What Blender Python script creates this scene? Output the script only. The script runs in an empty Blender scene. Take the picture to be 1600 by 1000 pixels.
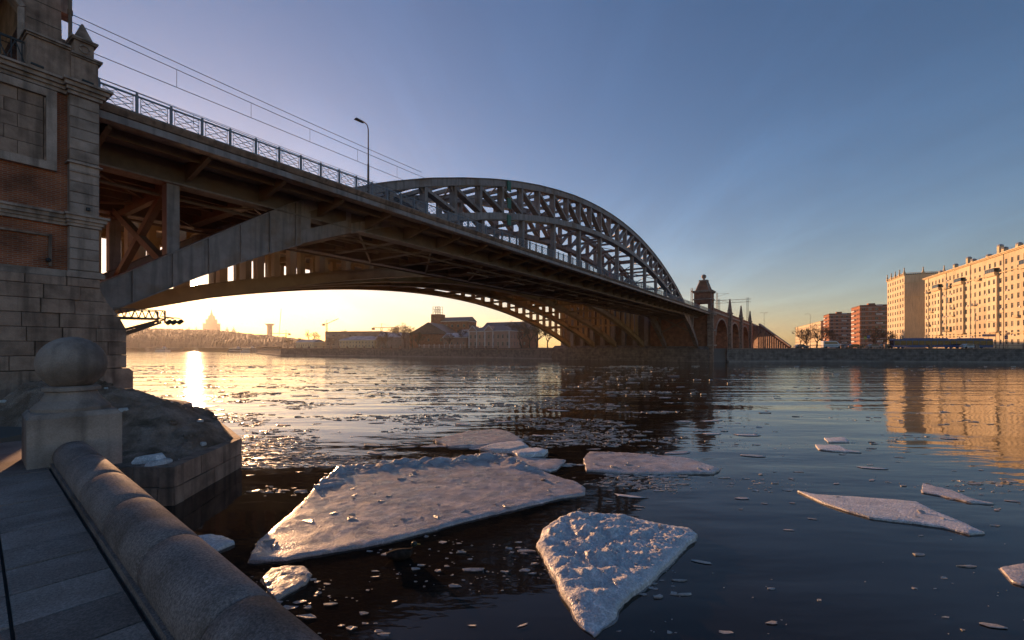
import bpy, math, random
from mathutils import Vector, Matrix, noise
from mathutils.geometry import delaunay_2d_cdt
R = math.radians
scene = bpy.context.scene
col = scene.collection

# ------------------------------------------------------------------ camera
CAM_H = 4.5
FPX = 700.0                       # focal length in pixels of the 1600 px wide photograph
HOR = 543.0                       # row of the horizon
cd = bpy.data.cameras.new('camera'); cam = bpy.data.objects.new('camera', cd); col.objects.link(cam)
cam.location = (0, 0, CAM_H); cam.rotation_euler = (R(90), 0, 0)
cd.sensor_width = 36.0; cd.lens = 36.0 * FPX / 1600.0
cd.shift_y = (HOR - 500.0) / 1600.0
cd.clip_start = 0.1; cd.clip_end = 30000
scene.camera = cam

# ------------------------------------------------------------------ sky and sun
SUN_AZ = math.atan2(-497.0, 700.0)            # from +Y, clockwise positive
SUN_EL = math.atan2(98.0, math.hypot(700.0, 497.0))
SUN_DIR = Vector((math.sin(SUN_AZ) * math.cos(SUN_EL), math.cos(SUN_AZ) * math.cos(SUN_EL), math.sin(SUN_EL)))
world = bpy.data.worlds.new('World'); scene.world = world; world.use_nodes = True
wn = world.node_tree.nodes; wl = world.node_tree.links
sky = wn.new('ShaderNodeTexSky'); sky.sky_type = 'NISHITA'; sky.sun_disc = False
sky.sun_elevation = SUN_EL; sky.sun_rotation = SUN_AZ
sky.altitude = 100; sky.air_density = 1.0; sky.dust_density = 0.22; sky.ozone_density = 2.8
hs = wn.new('ShaderNodeHueSaturation'); hs.inputs['Saturation'].default_value = 1.2; hs.inputs['Hue'].default_value = .503
# faint high cirrus: streaks on a flat layer far overhead
wtc = wn.new('ShaderNodeTexCoord'); wsp = wn.new('ShaderNodeSeparateXYZ'); wl.new(wtc.outputs['Generated'], wsp.inputs[0])
wz = wn.new('ShaderNodeMath'); wz.operation = 'ADD'; wl.new(wsp.outputs[2], wz.inputs[0]); wz.inputs[1].default_value = .12
wx = wn.new('ShaderNodeMath'); wx.operation = 'DIVIDE'; wl.new(wsp.outputs[0], wx.inputs[0]); wl.new(wz.outputs[0], wx.inputs[1])
wy = wn.new('ShaderNodeMath'); wy.operation = 'DIVIDE'; wl.new(wsp.outputs[1], wy.inputs[0]); wl.new(wz.outputs[0], wy.inputs[1])
wc = wn.new('ShaderNodeCombineXYZ'); wl.new(wx.outputs[0], wc.inputs[0]); wl.new(wy.outputs[0], wc.inputs[1])
wm_ = wn.new('ShaderNodeMapping'); wm_.inputs['Rotation'].default_value = (0, 0, R(-38)); wm_.inputs['Scale'].default_value = (1.3, .4, 1); wl.new(wc.outputs[0], wm_.inputs[0])
wno = wn.new('ShaderNodeTexNoise'); wno.inputs['Scale'].default_value = 1.0; wno.inputs['Detail'].default_value = 6; wno.inputs['Roughness'].default_value = .55; wno.inputs['Distortion'].default_value = 1.6; wl.new(wm_.outputs[0], wno.inputs['Vector'])
wmr = wn.new('ShaderNodeMapRange'); wl.new(wno.outputs['Fac'], wmr.inputs[0]); wmr.inputs['From Min'].default_value = .47; wmr.inputs['From Max'].default_value = .75; wmr.inputs['To Min'].default_value = 1.0; wmr.inputs['To Max'].default_value = 1.16
wmu = wn.new('ShaderNodeVectorMath'); wmu.operation = 'SCALE'; wl.new(sky.outputs[0], hs.inputs['Color']); wl.new(hs.outputs[0], wmu.inputs[0]); wl.new(wmr.outputs[0], wmu.inputs['Scale'])
wl.new(wmu.outputs[0], wn['Background'].inputs[0]); wn['Background'].inputs[1].default_value = 0.13
sd = bpy.data.lights.new('sun', 'SUN'); sun = bpy.data.objects.new('sun', sd); col.objects.link(sun)
sd.energy = 5.0; sd.angle = R(0.53); sd.color = (1.0, 0.66, 0.36)
sun.rotation_euler = SUN_DIR.to_track_quat('Z', 'Y').to_euler()
sun.location = SUN_DIR * 200

scene.view_settings.view_transform = 'Standard'; scene.view_settings.look = 'None'
scene.view_settings.exposure = 0.58; scene.view_settings.gamma = 1.0
scene.view_settings.use_curve_mapping = False
scene.view_settings.use_white_balance = True; scene.view_settings.white_balance_temperature = 8000; scene.view_settings.white_balance_tint = 30   # the photographer's warm balance
scene.render.engine = 'CYCLES'
scene.cycles.use_denoising = True
scene.cycles.max_bounces = 6; scene.cycles.glossy_bounces = 3; scene.cycles.diffuse_bounces = 3
scene.cycles.transparent_max_bounces = 6; scene.cycles.volume_bounces = 0
scene.cycles.caustics_reflective = True; scene.cycles.blur_glossy = 1.0; scene.cycles.caustics_refractive = False
scene.cycles.sample_clamp_indirect = 6.0

# ------------------------------------------------------------------ helpers
rnd = random.Random(7)
AX = R(33.9); SN, CS = math.sin(AX), math.cos(AX)
BROT = math.atan2(CS, SN)                     # the bridge frame: x along the bridge, y away from the camera
def bw(s, p, z=0.0): return Vector((s * SN - p * CS, s * CS + p * SN, z))
def wat(u, v, z=0.0):
    Y = (CAM_H - z) * FPX / (v - HOR); return ((u - 800.0) / FPX * Y, Y)
def at(u, Y): return (u - 800.0) / FPX * Y
def zat(v, Y): return CAM_H + Y * (HOR - v) / FPX

class MB:
    def __init__(s): s.v = []; s.f = []
    def add(s, vs, fs):
        b = len(s.v); s.v.extend([tuple(x) for x in vs]); s.f.extend([tuple(i + b for i in f) for f in fs]); return s
    BF = [(0, 3, 2, 1), (4, 5, 6, 7), (0, 1, 5, 4), (1, 2, 6, 5), (2, 3, 7, 6), (3, 0, 4, 7)]
    def box(s, x0, x1, y0, y1, z0, z1):
        return s.add([(x0, y0, z0), (x1, y0, z0), (x1, y1, z0), (x0, y1, z0), (x0, y0, z1), (x1, y0, z1), (x1, y1, z1), (x0, y1, z1)], MB.BF)
    def bevbox(s, x0, x1, y0, y1, z0, z1, b):
        # box whose -y face (and top) is chamfered
        vs = [(x0, y1, z0), (x1, y1, z0), (x1, y1, z1), (x0, y1, z1), (x0, y0 + b, z0), (x1, y0 + b, z0), (x1, y0 + b, z1), (x0, y0 + b, z1),
              (x0 + b, y0, z0 + b), (x1 - b, y0, z0 + b), (x1 - b, y0, z1 - b), (x0 + b, y0, z1 - b)]
        return s.add(vs, [(0, 3, 2, 1), (0, 1, 5, 4), (1, 2, 6, 5), (2, 3, 7, 6), (3, 0, 4, 7), (4, 5, 9, 8), (5, 6, 10, 9), (6, 7, 11, 10), (7, 4, 8, 11), (8, 9, 10, 11)])
    def frus(s, cx, cy, z0, z1, a0, b0, a1, b1):
        vs = [(cx + i * a0, cy + j * b0, z0) for i, j in ((-1, -1), (1, -1), (1, 1), (-1, 1))] + [(cx + i * a1, cy + j * b1, z1) for i, j in ((-1, -1), (1, -1), (1, 1), (-1, 1))]
        return s.add(vs, MB.BF)
    def beam(s, a, b, w, h, up=(0, 0, 1)):
        a = Vector(a); b = Vector(b); t = (b - a).normalized(); sd_ = t.cross(Vector(up))
        if sd_.length < 1e-4: sd_ = t.cross(Vector((1, 0, 0)))
        sd_.normalize(); hh = sd_.cross(t).normalized(); sd_ = sd_ * (w / 2); hh = hh * (h / 2)
        vs = [a - sd_ - hh, a + sd_ - hh, a + sd_ + hh, a - sd_ + hh, b - sd_ - hh, b + sd_ - hh, b + sd_ + hh, b - sd_ + hh]
        return s.add(vs, [(0, 1, 2, 3), (7, 6, 5, 4), (0, 4, 5, 1), (1, 5, 6, 2), (2, 6, 7, 3), (3, 7, 4, 0)])
    def prism_y(s, poly, y0, y1):      # polygon in x,z pushed along y
        n = len(poly); vs = [(x, y0, z) for x, z in poly] + [(x, y1, z) for x, z in poly]
        return s.add(vs, [tuple(range(n)), tuple(range(2 * n - 1, n - 1, -1))] + [(i, i + n, (i + 1) % n + n, (i + 1) % n) for i in range(n)])
    def prism_z(s, poly, z0, z1):
        n = len(poly); vs = [(x, y, z0) for x, y in poly] + [(x, y, z1) for x, y in poly]
        return s.add(vs, [tuple(range(n - 1, -1, -1)), tuple(range(n, 2 * n))] + [(i, (i + 1) % n, (i + 1) % n + n, i + n) for i in range(n)])
    def tube(s, pts, r, n=6, r1=None, caps=True):
        pts = [Vector(p) for p in pts]; rings = []; m = len(pts); b = len(s.v)
        for i, p in enumerate(pts):
            t = (pts[min(i + 1, m - 1)] - pts[max(i - 1, 0)]).normalized()
            q = t.cross(Vector((0, 0, 1)) if abs(t.z) < .95 else Vector((1, 0, 0))).normalized(); w = q.cross(t)
            rr = r if r1 is None else r + (r1 - r) * i / max(1, m - 1)
            s.v.extend([tuple(p + (q * math.cos(2 * math.pi * k / n) + w * math.sin(2 * math.pi * k / n)) * rr) for k in range(n)])
        for i in range(m - 1):
            for k in range(n):
                a = b + i * n + k; c = b + i * n + (k + 1) % n; s.f.append((a, c, c + n, a + n))
        if caps:
            s.f.append(tuple(b + k for k in range(n - 1, -1, -1))); s.f.append(tuple(b + (m - 1) * n + k for k in range(n)))
        return s
    def lathe(s, prof, cx=0, cy=0, n=20):
        b = len(s.v); m = len(prof)
        for r, z in prof: s.v.extend([(cx + r * math.cos(2 * math.pi * k / n), cy + r * math.sin(2 * math.pi * k / n), z) for k in range(n)])
        for i in range(m - 1):
            for k in range(n):
                a = b + i * n + k; c = b + i * n + (k + 1) % n; s.f.append((a, c, c + n, a + n))
        s.f.append(tuple(b + k for k in range(n - 1, -1, -1))); s.f.append(tuple(b + (m - 1) * n + k for k in range(n)))
        return s
    def ball(s, c, r, nu=10, nv=6, sc=(1, 1, 1)):
        b = len(s.v)
        for j in range(1, nv):
            t = math.pi * j / nv
            s.v.extend([(c[0] + r * sc[0] * math.sin(t) * math.cos(2 * math.pi * k / nu), c[1] + r * sc[1] * math.sin(t) * math.sin(2 * math.pi * k / nu), c[2] + r * sc[2] * math.cos(t)) for k in range(nu)])
        s.v.append((c[0], c[1], c[2] + r * sc[2])); s.v.append((c[0], c[1], c[2] - r * sc[2])); T = len(s.v) - 2
        for j in range(nv - 2):
            for k in range(nu):
                a = b + j * nu + k; d = b + j * nu + (k + 1) % nu; s.f.append((a, a + nu, d + nu, d))
        for k in range(nu):
            s.f.append((T, b + k, b + (k + 1) % nu)); q = b + (nv - 2) * nu; s.f.append((T + 1, q + (k + 1) % nu, q + k))
        return s
    def mesh(s, name, m, smooth=False):
        me = bpy.data.meshes.new(name); me.from_pydata(s.v, [], s.f); me.update()
        if m: me.materials.append(m)
        if smooth: me.polygons.foreach_set('use_smooth', [True] * len(me.polygons))
        return me
    def build(s, name, m, parent=None, smooth=False, loc=None, rz=0.0):
        return link(name, s.mesh(name, m, smooth), parent, loc, rz)

OFF = {}
def link(name, me, parent=None, loc=None, rz=0.0):
    o = bpy.data.objects.new(name, me); col.objects.link(o)
    l = Vector(loc) if loc is not None else Vector((0, 0, 0))
    if parent is not None:
        o.parent = parent; l = l - OFF.get(parent.name, Vector((0, 0, 0)))
        OFF[o.name] = Vector((0, 0, 0)) if loc is None else Vector(loc)
        if loc is None: OFF[o.name] = Vector((0, 0, 0))
    o.location = l
    if rz: o.rotation_euler = (0, 0, rz)
    return o
def tag(o, label, cat=None, group=None, kind=None):
    o['label'] = label
    if cat: o['category'] = cat
    if group: o['group'] = group
    if kind: o['kind'] = kind
    return o
def thing(name, label, cat, loc=(0, 0, 0), rz=0.0, group=None):
    o = bpy.data.objects.new(name, None); col.objects.link(o); o.location = loc; o.rotation_euler = (0, 0, rz)
    o.empty_display_size = .2
    return tag(o, label, cat, group)
def bthing(name, label, cat, s0, p0, z0=0.0, group=None):
    # a thing whose parts are given in bridge coordinates (s, p, z)
    o = thing(name, label, cat, bw(s0, p0, z0), BROT, group); OFF[o.name] = Vector((s0, p0, z0)); return o
def struct(o, label=None):
    o['kind'] = 'structure'
    if label: o['label'] = label
    return o
def copy_tree(o, parent=None):
    c = o.copy(); col.objects.link(c); c.parent = parent
    for ch in list(o.children): copy_tree(ch, c)
    return c
def nz(x, y, z=0.0, s=1.0): return noise.noise(Vector((x * s, y * s, z)))
def fbm(x, y, s=1.0, o=3, z=0.0):
    t = 0; a = 1
    for i in range(o): t += a * noise.noise(Vector((x * s, y * s, z + i * 7.3))); s *= 2.1; a *= .5
    return t

# ------------------------------------------------------------------ materials
MATS = {}
def N(nt, t, **kw):
    n = nt.nodes.new(t)
    for k, v in kw.items(): setattr(n, k, v)
    return n
def mat(name, c1, c2=None, rough=.7, scale=2.0, metal=0.0, bump=0.0, bscale=None, detail=6, spec=.4, stretch=(1, 1, 1), contrast=(.35, .65), c3=None, s3=.4, speck=0.0, streak=0.0):
    if name in MATS: return MATS[name]
    m = bpy.data.materials.new(name); m.use_nodes = True; nt = m.node_tree; b = nt.nodes['Principled BSDF']; L = nt.links
    b.inputs['Roughness'].default_value = rough; b.inputs['Metallic'].default_value = metal; b.inputs['Specular IOR Level'].default_value = spec
    tc = N(nt, 'ShaderNodeTexCoord'); mp = N(nt, 'ShaderNodeMapping'); mp.inputs['Scale'].default_value = stretch
    geo = N(nt, 'ShaderNodeObjectInfo'); L.new(tc.outputs['Object'], mp.inputs[0])
    vec = N(nt, 'ShaderNodeVectorMath', operation='ADD'); L.new(mp.outputs[0], vec.inputs[0])
    mul = N(nt, 'ShaderNodeMath', operation='MULTIPLY'); L.new(geo.outputs['Random'], mul.inputs[0]); mul.inputs[1].default_value = 37.0; L.new(mul.outputs[0], vec.inputs[1])
    if c2 is None: c2 = tuple(x * .8 for x in c1)
    nt1 = N(nt, 'ShaderNodeTexNoise'); nt1.inputs['Scale'].default_value = scale; nt1.inputs['Detail'].default_value = detail; nt1.inputs['Roughness'].default_value = .62
    L.new(vec.outputs[0], nt1.inputs['Vector'])
    rp = N(nt, 'ShaderNodeValToRGB'); rp.color_ramp.elements[0].position = contrast[0]; rp.color_ramp.elements[1].position = contrast[1]
    rp.color_ramp.elements[0].color = (*c2, 1); rp.color_ramp.elements[1].color = (*c1, 1); L.new(nt1.outputs['Fac'], rp.inputs[0])
    out = rp.outputs[0]
    if c3 is not None:
        n3 = N(nt, 'ShaderNodeTexNoise'); n3.inputs['Scale'].default_value = s3; n3.inputs['Detail'].default_value = 5; L.new(vec.outputs[0], n3.inputs['Vector'])
        r3 = N(nt, 'ShaderNodeValToRGB'); r3.color_ramp.elements[0].position = .52; r3.color_ramp.elements[1].position = .68; L.new(n3.outputs['Fac'], r3.inputs[0])
        mx = N(nt, 'ShaderNodeMix', data_type='RGBA'); L.new(r3.outputs[0], mx.inputs['Factor']); L.new(out, mx.inputs['A']); mx.inputs['B'].default_value = (*c3, 1); out = mx.outputs['Result']
    def darken(sc3, lo, hi, amount, sc=1.0):
        nonlocal out
        m2 = N(nt, 'ShaderNodeMapping'); m2.inputs['Scale'].default_value = sc3; L.new(tc.outputs['Object'], m2.inputs[0])
        n4 = N(nt, 'ShaderNodeTexNoise'); n4.inputs['Scale'].default_value = sc; n4.inputs['Detail'].default_value = 3; L.new(m2.outputs[0], n4.inputs['Vector'])
        r4 = N(nt, 'ShaderNodeMapRange'); L.new(n4.outputs['Fac'], r4.inputs[0]); r4.inputs['From Min'].default_value = lo; r4.inputs['From Max'].default_value = hi; r4.inputs['To Min'].default_value = 1 + amount * .35; r4.inputs['To Max'].default_value = 1 - amount
        h4 = N(nt, 'ShaderNodeHueSaturation'); L.new(out, h4.inputs['Color']); L.new(r4.outputs[0], h4.inputs['Value']); out = h4.outputs[0]
    if streak: darken((3.5, 3.5, .28), .48, .68, streak)
    if speck: darken((1, 1, 1), .35, .65, speck, 55.0); darken((1, 1, 1), .4, .6, speck * .7, 140.0)
    hv = N(nt, 'ShaderNodeHueSaturation'); L.new(out, hv.inputs['Color'])
    mr = N(nt, 'ShaderNodeMapRange'); L.new(geo.outputs['Random'], mr.inputs[0]); mr.inputs['To Min'].default_value = .9; mr.inputs['To Max'].default_value = 1.1; L.new(mr.outputs[0], hv.inputs['Value'])
    L.new(hv.outputs[0], b.inputs['Base Color'])
    if bump:
        nb = N(nt, 'ShaderNodeTexNoise'); nb.inputs['Scale'].default_value = bscale or scale * 6; nb.inputs['Detail'].default_value = 6; L.new(vec.outputs[0], nb.inputs['Vector'])
        bp = N(nt, 'ShaderNodeBump'); bp.inputs['Strength'].default_value = 1.0; bp.inputs['Distance'].default_value = bump; L.new(nb.outputs['Fac'], bp.inputs['Height']); L.new(bp.outputs[0], b.inputs['Normal'])
    MATS[name] = m; return m
def brickmat(name, c1, c2, mortar, bwid=.26, bh=.075, ms=.012, rough=.85, bump=.006, var=.5, offset=.5):
    m = bpy.data.materials.new(name); m.use_nodes = True; nt = m.node_tree; b = nt.nodes['Principled BSDF']; L = nt.links
    b.inputs['Roughness'].default_value = rough; b.inputs['Specular IOR Level'].default_value = .25
    tc = N(nt, 'ShaderNodeTexCoord'); sp = N(nt, 'ShaderNodeSeparateXYZ'); L.new(tc.outputs['Object'], sp.inputs[0])
    ad = N(nt, 'ShaderNodeMath', operation='ADD'); L.new(sp.outputs[0], ad.inputs[0]); L.new(sp.outputs[1], ad.inputs[1])
    cb = N(nt, 'ShaderNodeCombineXYZ'); L.new(ad.outputs[0], cb.inputs[0]); L.new(sp.outputs[2], cb.inputs[1])
    br = N(nt, 'ShaderNodeTexBrick'); br.offset = offset; L.new(cb.outputs[0], br.inputs['Vector'])
    br.inputs['Scale'].default_value = 1.0; br.inputs['Brick Width'].default_value = bwid; br.inputs['Row Height'].default_value = bh; br.inputs['Mortar Size'].default_value = ms; br.inputs['Bias'].default_value = 0.0
    br.inputs['Color1'].default_value = (*c1, 1); br.inputs['Color2'].default_value = (*c2, 1); br.inputs['Mortar'].default_value = (*mortar, 1)
    no = N(nt, 'ShaderNodeTexNoise'); no.inputs['Scale'].default_value = .9; no.inputs['Detail'].default_value = 7; L.new(tc.outputs['Object'], no.inputs['Vector'])
    mr = N(nt, 'ShaderNodeMapRange'); L.new(no.outputs['Fac'], mr.inputs[0]); mr.inputs['From Min'].default_value = .3; mr.inputs['From Max'].default_value = .7; mr.inputs['To Min'].default_value = 1 - var; mr.inputs['To Max'].default_value = 1.15
    hv = N(nt, 'ShaderNodeHueSaturation'); L.new(br.outputs['Color'], hv.inputs['Color']); L.new(mr.outputs[0], hv.inputs['Value']); L.new(hv.outputs[0], b.inputs['Base Color'])
    bp = N(nt, 'ShaderNodeBump'); bp.inputs['Distance'].default_value = bump; bp.invert = True; L.new(br.outputs['Fac'], bp.inputs['Height']); L.new(bp.outputs[0], b.inputs['Normal'])
    MATS[name] = m; return m

M_STEEL = mat('painted_steel', (.29, .225, .21), (.205, .155, .145), .5, 1.3, bump=.002, c3=(.20, .11, .07), s3=.5, streak=.3)  # warm cast of the sun flare mixed into the grey paint colour
M_STEEL_D = mat('dark_warmed_steel', (.22, .14, .10), (.14, .085, .06), .55, 1.0, c3=(.17, .08, .04), s3=.5)  # brown of orange light reflected under the deck is put into this colour
M_RIB = mat('ochre_painted_rib', (.52, .35, .18), (.40, .26, .13), .5, .5, c3=(.30, .18, .08), s3=.2)
M_RAIL = mat('railing_paint', (.22, .23, .26), (.16, .165, .19), .5, 3)
M_CONC = mat('concrete', (.34, .28, .25), (.25, .205, .18), .85, .8, bump=.01, c3=(.2, .16, .14), s3=.3)
M_STONE = mat('weathered_stone', (.40, .25, .19), (.25, .148, .11), .8, 1.6, bump=.02, c3=(.15, .085, .062), s3=.9, streak=.4, speck=.15)  # warmth of the sun flare is put into both stone colours
M_STONE_L = mat('pale_carved_stone', (.43, .30, .25), (.32, .22, .18), .75, 1.5, bump=.012, c3=(.21, .138, .108), s3=1.0, streak=.4, speck=.15)
M_GRAN = mat('grey_granite', (.44, .31, .275), (.24, .165, .145), .7, 3.0, bump=.008, bscale=45, c3=(.20, .125, .10), s3=1.4, spec=.15, contrast=(.3, .7), detail=9, speck=.4)  # granite and paving tinted warm in place of flare light
M_GRANP = mat('paving_granite', (.46, .315, .265), (.33, .22, .18), .8, 2.4, bump=.004, bscale=40, c3=(.26, .165, .135), s3=.9, detail=9, spec=.15, speck=.3)
M_JOINT = mat('dark_joint', (.06, .055, .052), None, .95, 4)
M_BRICK = brickmat('red_brick', (.52, .13, .05), (.36, .08, .035), (.38, .23, .17), var=.6)
M_BRICK_F = brickmat('far_red_brick', (.42, .13, .06), (.30, .085, .045), (.34, .22, .16), .5, .16, .02)
M_BLOCKW = brickmat('granite_block_wall', (.28, .22, .195), (.21, .165, .145), (.11, .085, .075), 1.6, .55, .025, var=.55)
M_GLASS = mat('window_glass', (.03, .035, .045), (.015, .018, .024), .08, .7, spec=.6)
def glassmat():
    m = MATS['window_glass']; nt = m.node_tree; b = nt.nodes['Principled BSDF']; L = nt.links; oi = N(nt, 'ShaderNodeObjectInfo'); rp = N(nt, 'ShaderNodeValToRGB'); cr = rp.color_ramp; cr.interpolation = 'CONSTANT'
    cr.elements[0].position = 0; cr.elements[0].color = (.02, .022, .028, 1); cr.elements[1].position = .45; cr.elements[1].color = (.05, .045, .04, 1)
    for p, c in ((.66, (.12, .10, .08)), (.8, (.26, .23, .19)), (.88, (.03, .03, .035))): e_ = cr.elements.new(p); e_.color = (*c, 1)
    L.new(oi.outputs['Random'], rp.inputs[0]); L.new(rp.outputs[0], b.inputs['Base Color'])
glassmat()
M_FRAME = mat('window_frame_paint', (.55, .52, .47), None, .6, 2)
M_ROOF = mat('dark_tin_roof', (.10, .095, .095), (.06, .055, .055), .5, 1.0)
M_SNOWROOF = mat('snowy_roof', (.45, .46, .5), (.16, .16, .17), .7, .35)
M_BEIGE = mat('ochre_stucco', (.68, .55, .37), (.60, .475, .31), .85, .12, c3=(.53, .41, .265), s3=.05, streak=.18)
M_BEIGE_T = mat('pale_cornice', (.64, .50, .31), (.54, .41, .25), .8, .4)
M_PINK = mat('pink_stucco', (.46, .27, .20), (.36, .2, .15), .85, .3)
M_WHITE = mat('white_trim', (.66, .62, .58), (.52, .48, .45), .7, .8)
M_GREYH = mat('grey_concrete_house', (.22, .2, .19), (.15, .135, .13), .9, .2)
M_ORANGE = mat('orange_brick_panel', (.42, .17, .09), (.34, .12, .065), .85, .15)
M_ASPH = mat('asphalt', (.055, .054, .055), (.04, .04, .04), .9, .3)
M_BARK = mat('bark', (.09, .065, .05), (.055, .04, .03), .9, 3)
M_WIRE = mat('wire_metal', (.05, .05, .055), None, .5, 3)
M_BLACK = mat('dark_iron', (.03, .03, .033), None, .5, 3)
M_SNOWD = mat('dirty_snow', (.58, .39, .31), (.27, .165, .12), .85, 1.5, bump=.06, bscale=9, c3=(.13, .08, .05), s3=.9, spec=.1, speck=.5, contrast=(.4, .72))
M_SOIL = mat('bank_soil', (.12, .095, .075), (.08, .06, .05), .95, .05, c3=(.3, .29, .29), s3=.02)
M_HILL = mat('wooded_hill', (.10, .075, .05), (.06, .045, .03), .95, .02)

def icemat(name, c1, c2, rough, sc, bump, trans=.0):
    m = mat(name, c1, c2, rough, sc, bump=bump, bscale=22, spec=.6, contrast=(.3, .7), detail=10)
    b = m.node_tree.nodes['Principled BSDF']; b.inputs['Subsurface Weight'].default_value = .25; b.inputs['Subsurface Radius'].default_value = (.05, .07, .09); b.inputs['Subsurface Scale'].default_value = .3
    nt = m.node_tree; L = nt.links; tc = N(nt, 'ShaderNodeTexCoord')
    nd = N(nt, 'ShaderNodeTexNoise'); nd.inputs['Scale'].default_value = 1.7; nd.inputs['Detail'].default_value = 4; L.new(tc.outputs['Object'], nd.inputs['Vector'])
    va = N(nt, 'ShaderNodeVectorMath', operation='SCALE'); va.inputs['Scale'].default_value = .9; L.new(nd.outputs['Color'], va.inputs[0])
    vb = N(nt, 'ShaderNodeVectorMath', operation='ADD'); L.new(va.outputs[0], vb.inputs[0]); L.new(tc.outputs['Object'], vb.inputs[1])
    vo = N(nt, 'ShaderNodeTexVoronoi', feature='DISTANCE_TO_EDGE'); vo.inputs['Scale'].default_value = 1.1; L.new(vb.outputs[0], vo.inputs['Vector'])
    r5 = N(nt, 'ShaderNodeMapRange'); L.new(vo.outputs['Distance'], r5.inputs[0]); r5.inputs['From Min'].default_value = .0; r5.inputs['From Max'].default_value = .035; r5.inputs['To Min'].default_value = 1.35; r5.inputs['To Max'].default_value = 1.0
    n6 = N(nt, 'ShaderNodeTexNoise'); n6.inputs['Scale'].default_value = 30; n6.inputs['Detail'].default_value = 5; L.new(tc.outputs['Object'], n6.inputs['Vector'])
    r6 = N(nt, 'ShaderNodeMapRange'); L.new(n6.outputs['Fac'], r6.inputs[0]); r6.inputs['From Min'].default_value = .4; r6.inputs['From Max'].default_value = .65; r6.inputs['To Min'].default_value = .8; r6.inputs['To Max'].default_value = 1.2
    mm = N(nt, 'ShaderNodeMath', operation='MULTIPLY'); L.new(r5.outputs[0], mm.inputs[0]); L.new(r6.outputs[0], mm.inputs[1])
    old = b.inputs['Base Color'].links[0].from_socket; h6 = N(nt, 'ShaderNodeHueSaturation'); L.new(old, h6.inputs['Color']); L.new(mm.outputs[0], h6.inputs['Value']); L.new(h6.outputs[0], b.inputs['Base Color'])
    r7 = N(nt, 'ShaderNodeMapRange'); L.new(nd.outputs['Fac'], r7.inputs[0]); r7.inputs['From Min'].default_value = .35; r7.inputs['From Max'].default_value = .65; r7.inputs['To Min'].default_value = rough * .5; r7.inputs['To Max'].default_value = rough * 2; L.new(r7.outputs[0], b.inputs['Roughness'])
    return m
M_ICE = icemat('grey_river_ice', (.66, .585, .555), (.36, .31, .295), .28, 2.2, .012)
M_ICEW = icemat('snow_crusted_ice', (.85, .81, .79), (.60, .56, .54), .4, 2.2, .035)
M_ICES = icemat('broken_ice', (.58, .53, .49), (.30, .26, .235), .28, 3, .012)

M_ICER = icemat('wet_ice_rim', (.30, .26, .24), (.16, .135, .12), .15, 3, .01)
def watermat():
    m = bpy.data.materials.new('river_water'); m.use_nodes = True; nt = m.node_tree; b = nt.nodes['Principled BSDF']; L = nt.links
    b.inputs['Base Color'].default_value = (.015, .012, .010, 1); b.inputs['Roughness'].default_value = .045; b.inputs['IOR'].default_value = 1.333
    tc = N(nt, 'ShaderNodeTexCoord')
    def layer(sx, sy, amp, rot=0.0, det=2.0):
        mp = N(nt, 'ShaderNodeMapping'); mp.inputs['Scale'].default_value = (sx, sy, 1); mp.inputs['Rotation'].default_value = (0, 0, rot); L.new(tc.outputs['Object'], mp.inputs[0])
        n = N(nt, 'ShaderNodeTexNoise'); n.inputs['Scale'].default_value = 1.0; n.inputs['Detail'].default_value = det; n.inputs['Roughness'].default_value = .5; L.new(mp.outputs[0], n.inputs['Vector'])
        k = N(nt, 'ShaderNodeMath', operation='MULTIPLY'); L.new(n.outputs['Fac'], k.inputs[0]); k.inputs[1].default_value = amp; return k
    def mask(sx, sy, lo, hi, a, bb, off):
        mp = N(nt, 'ShaderNodeMapping'); mp.inputs['Scale'].default_value = (sx, sy, 1); mp.inputs['Location'].default_value = (off, off, 0); L.new(tc.outputs['Object'], mp.inputs[0])
        n = N(nt, 'ShaderNodeTexNoise'); n.inputs['Scale'].default_value = 1.0; n.inputs['Detail'].default_value = 3; L.new(mp.outputs[0], n.inputs['Vector'])
        r = N(nt, 'ShaderNodeMapRange'); r.inputs['From Min'].default_value = lo; r.inputs['From Max'].default_value = hi; r.inputs['To Min'].default_value = a; r.inputs['To Max'].default_value = bb; L.new(n.outputs['Fac'], r.inputs[0]); return r
    def mulb(x, y):
        k = N(nt, 'ShaderNodeMath', operation='MULTIPLY'); L.new(x.outputs[0], k.inputs[0]); L.new(y.outputs[0], k.inputs[1]); return k
    def addb(x, y):
        k = N(nt, 'ShaderNodeMath', operation='ADD'); L.new(x.outputs[0], k.inputs[0]); L.new(y.outputs[0], k.inputs[1]); return k
    swell = layer(.06, .24, .09, R(8), 1.5)
    wave = mulb(layer(.35, 1.1, .022, R(14), 2), mask(.03, .06, .42, .6, .15, 1.0, 3.1))
    rip = mulb(layer(1.6, 4.0, .0055, R(25), 2.5), mask(.10, .2, .44, .6, .05, 1.0, 11.7))
    sx_ = N(nt, 'ShaderNodeSeparateXYZ'); L.new(tc.outputs['Object'], sx_.inputs[0])
    band = N(nt, 'ShaderNodeMapRange'); band.interpolation_type = 'SMOOTHSTEP'; L.new(sx_.outputs[1], band.inputs[0]); band.inputs['From Min'].default_value = 22; band.inputs['From Max'].default_value = 45; band.inputs['To Min'].default_value = .0; band.inputs['To Max'].default_value = 1.0
    wake = mulb(mulb(layer(.035, .50, .13, R(5), 1.0), mask(.012, .03, .38, .54, .15, 1.0, 5.5)), band)
    chop = mulb(layer(1.5, 1.3, .030, R(40), 2), band)
    hh = addb(addb(addb(addb(swell, wave), rip), wake), chop)
    bp = N(nt, 'ShaderNodeBump'); bp.inputs['Strength'].default_value = 1.0; bp.inputs['Distance'].default_value = 1.0; L.new(hh.outputs[0], bp.inputs['Height']); L.new(bp.outputs[0], b.inputs['Normal'])
    return m
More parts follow.
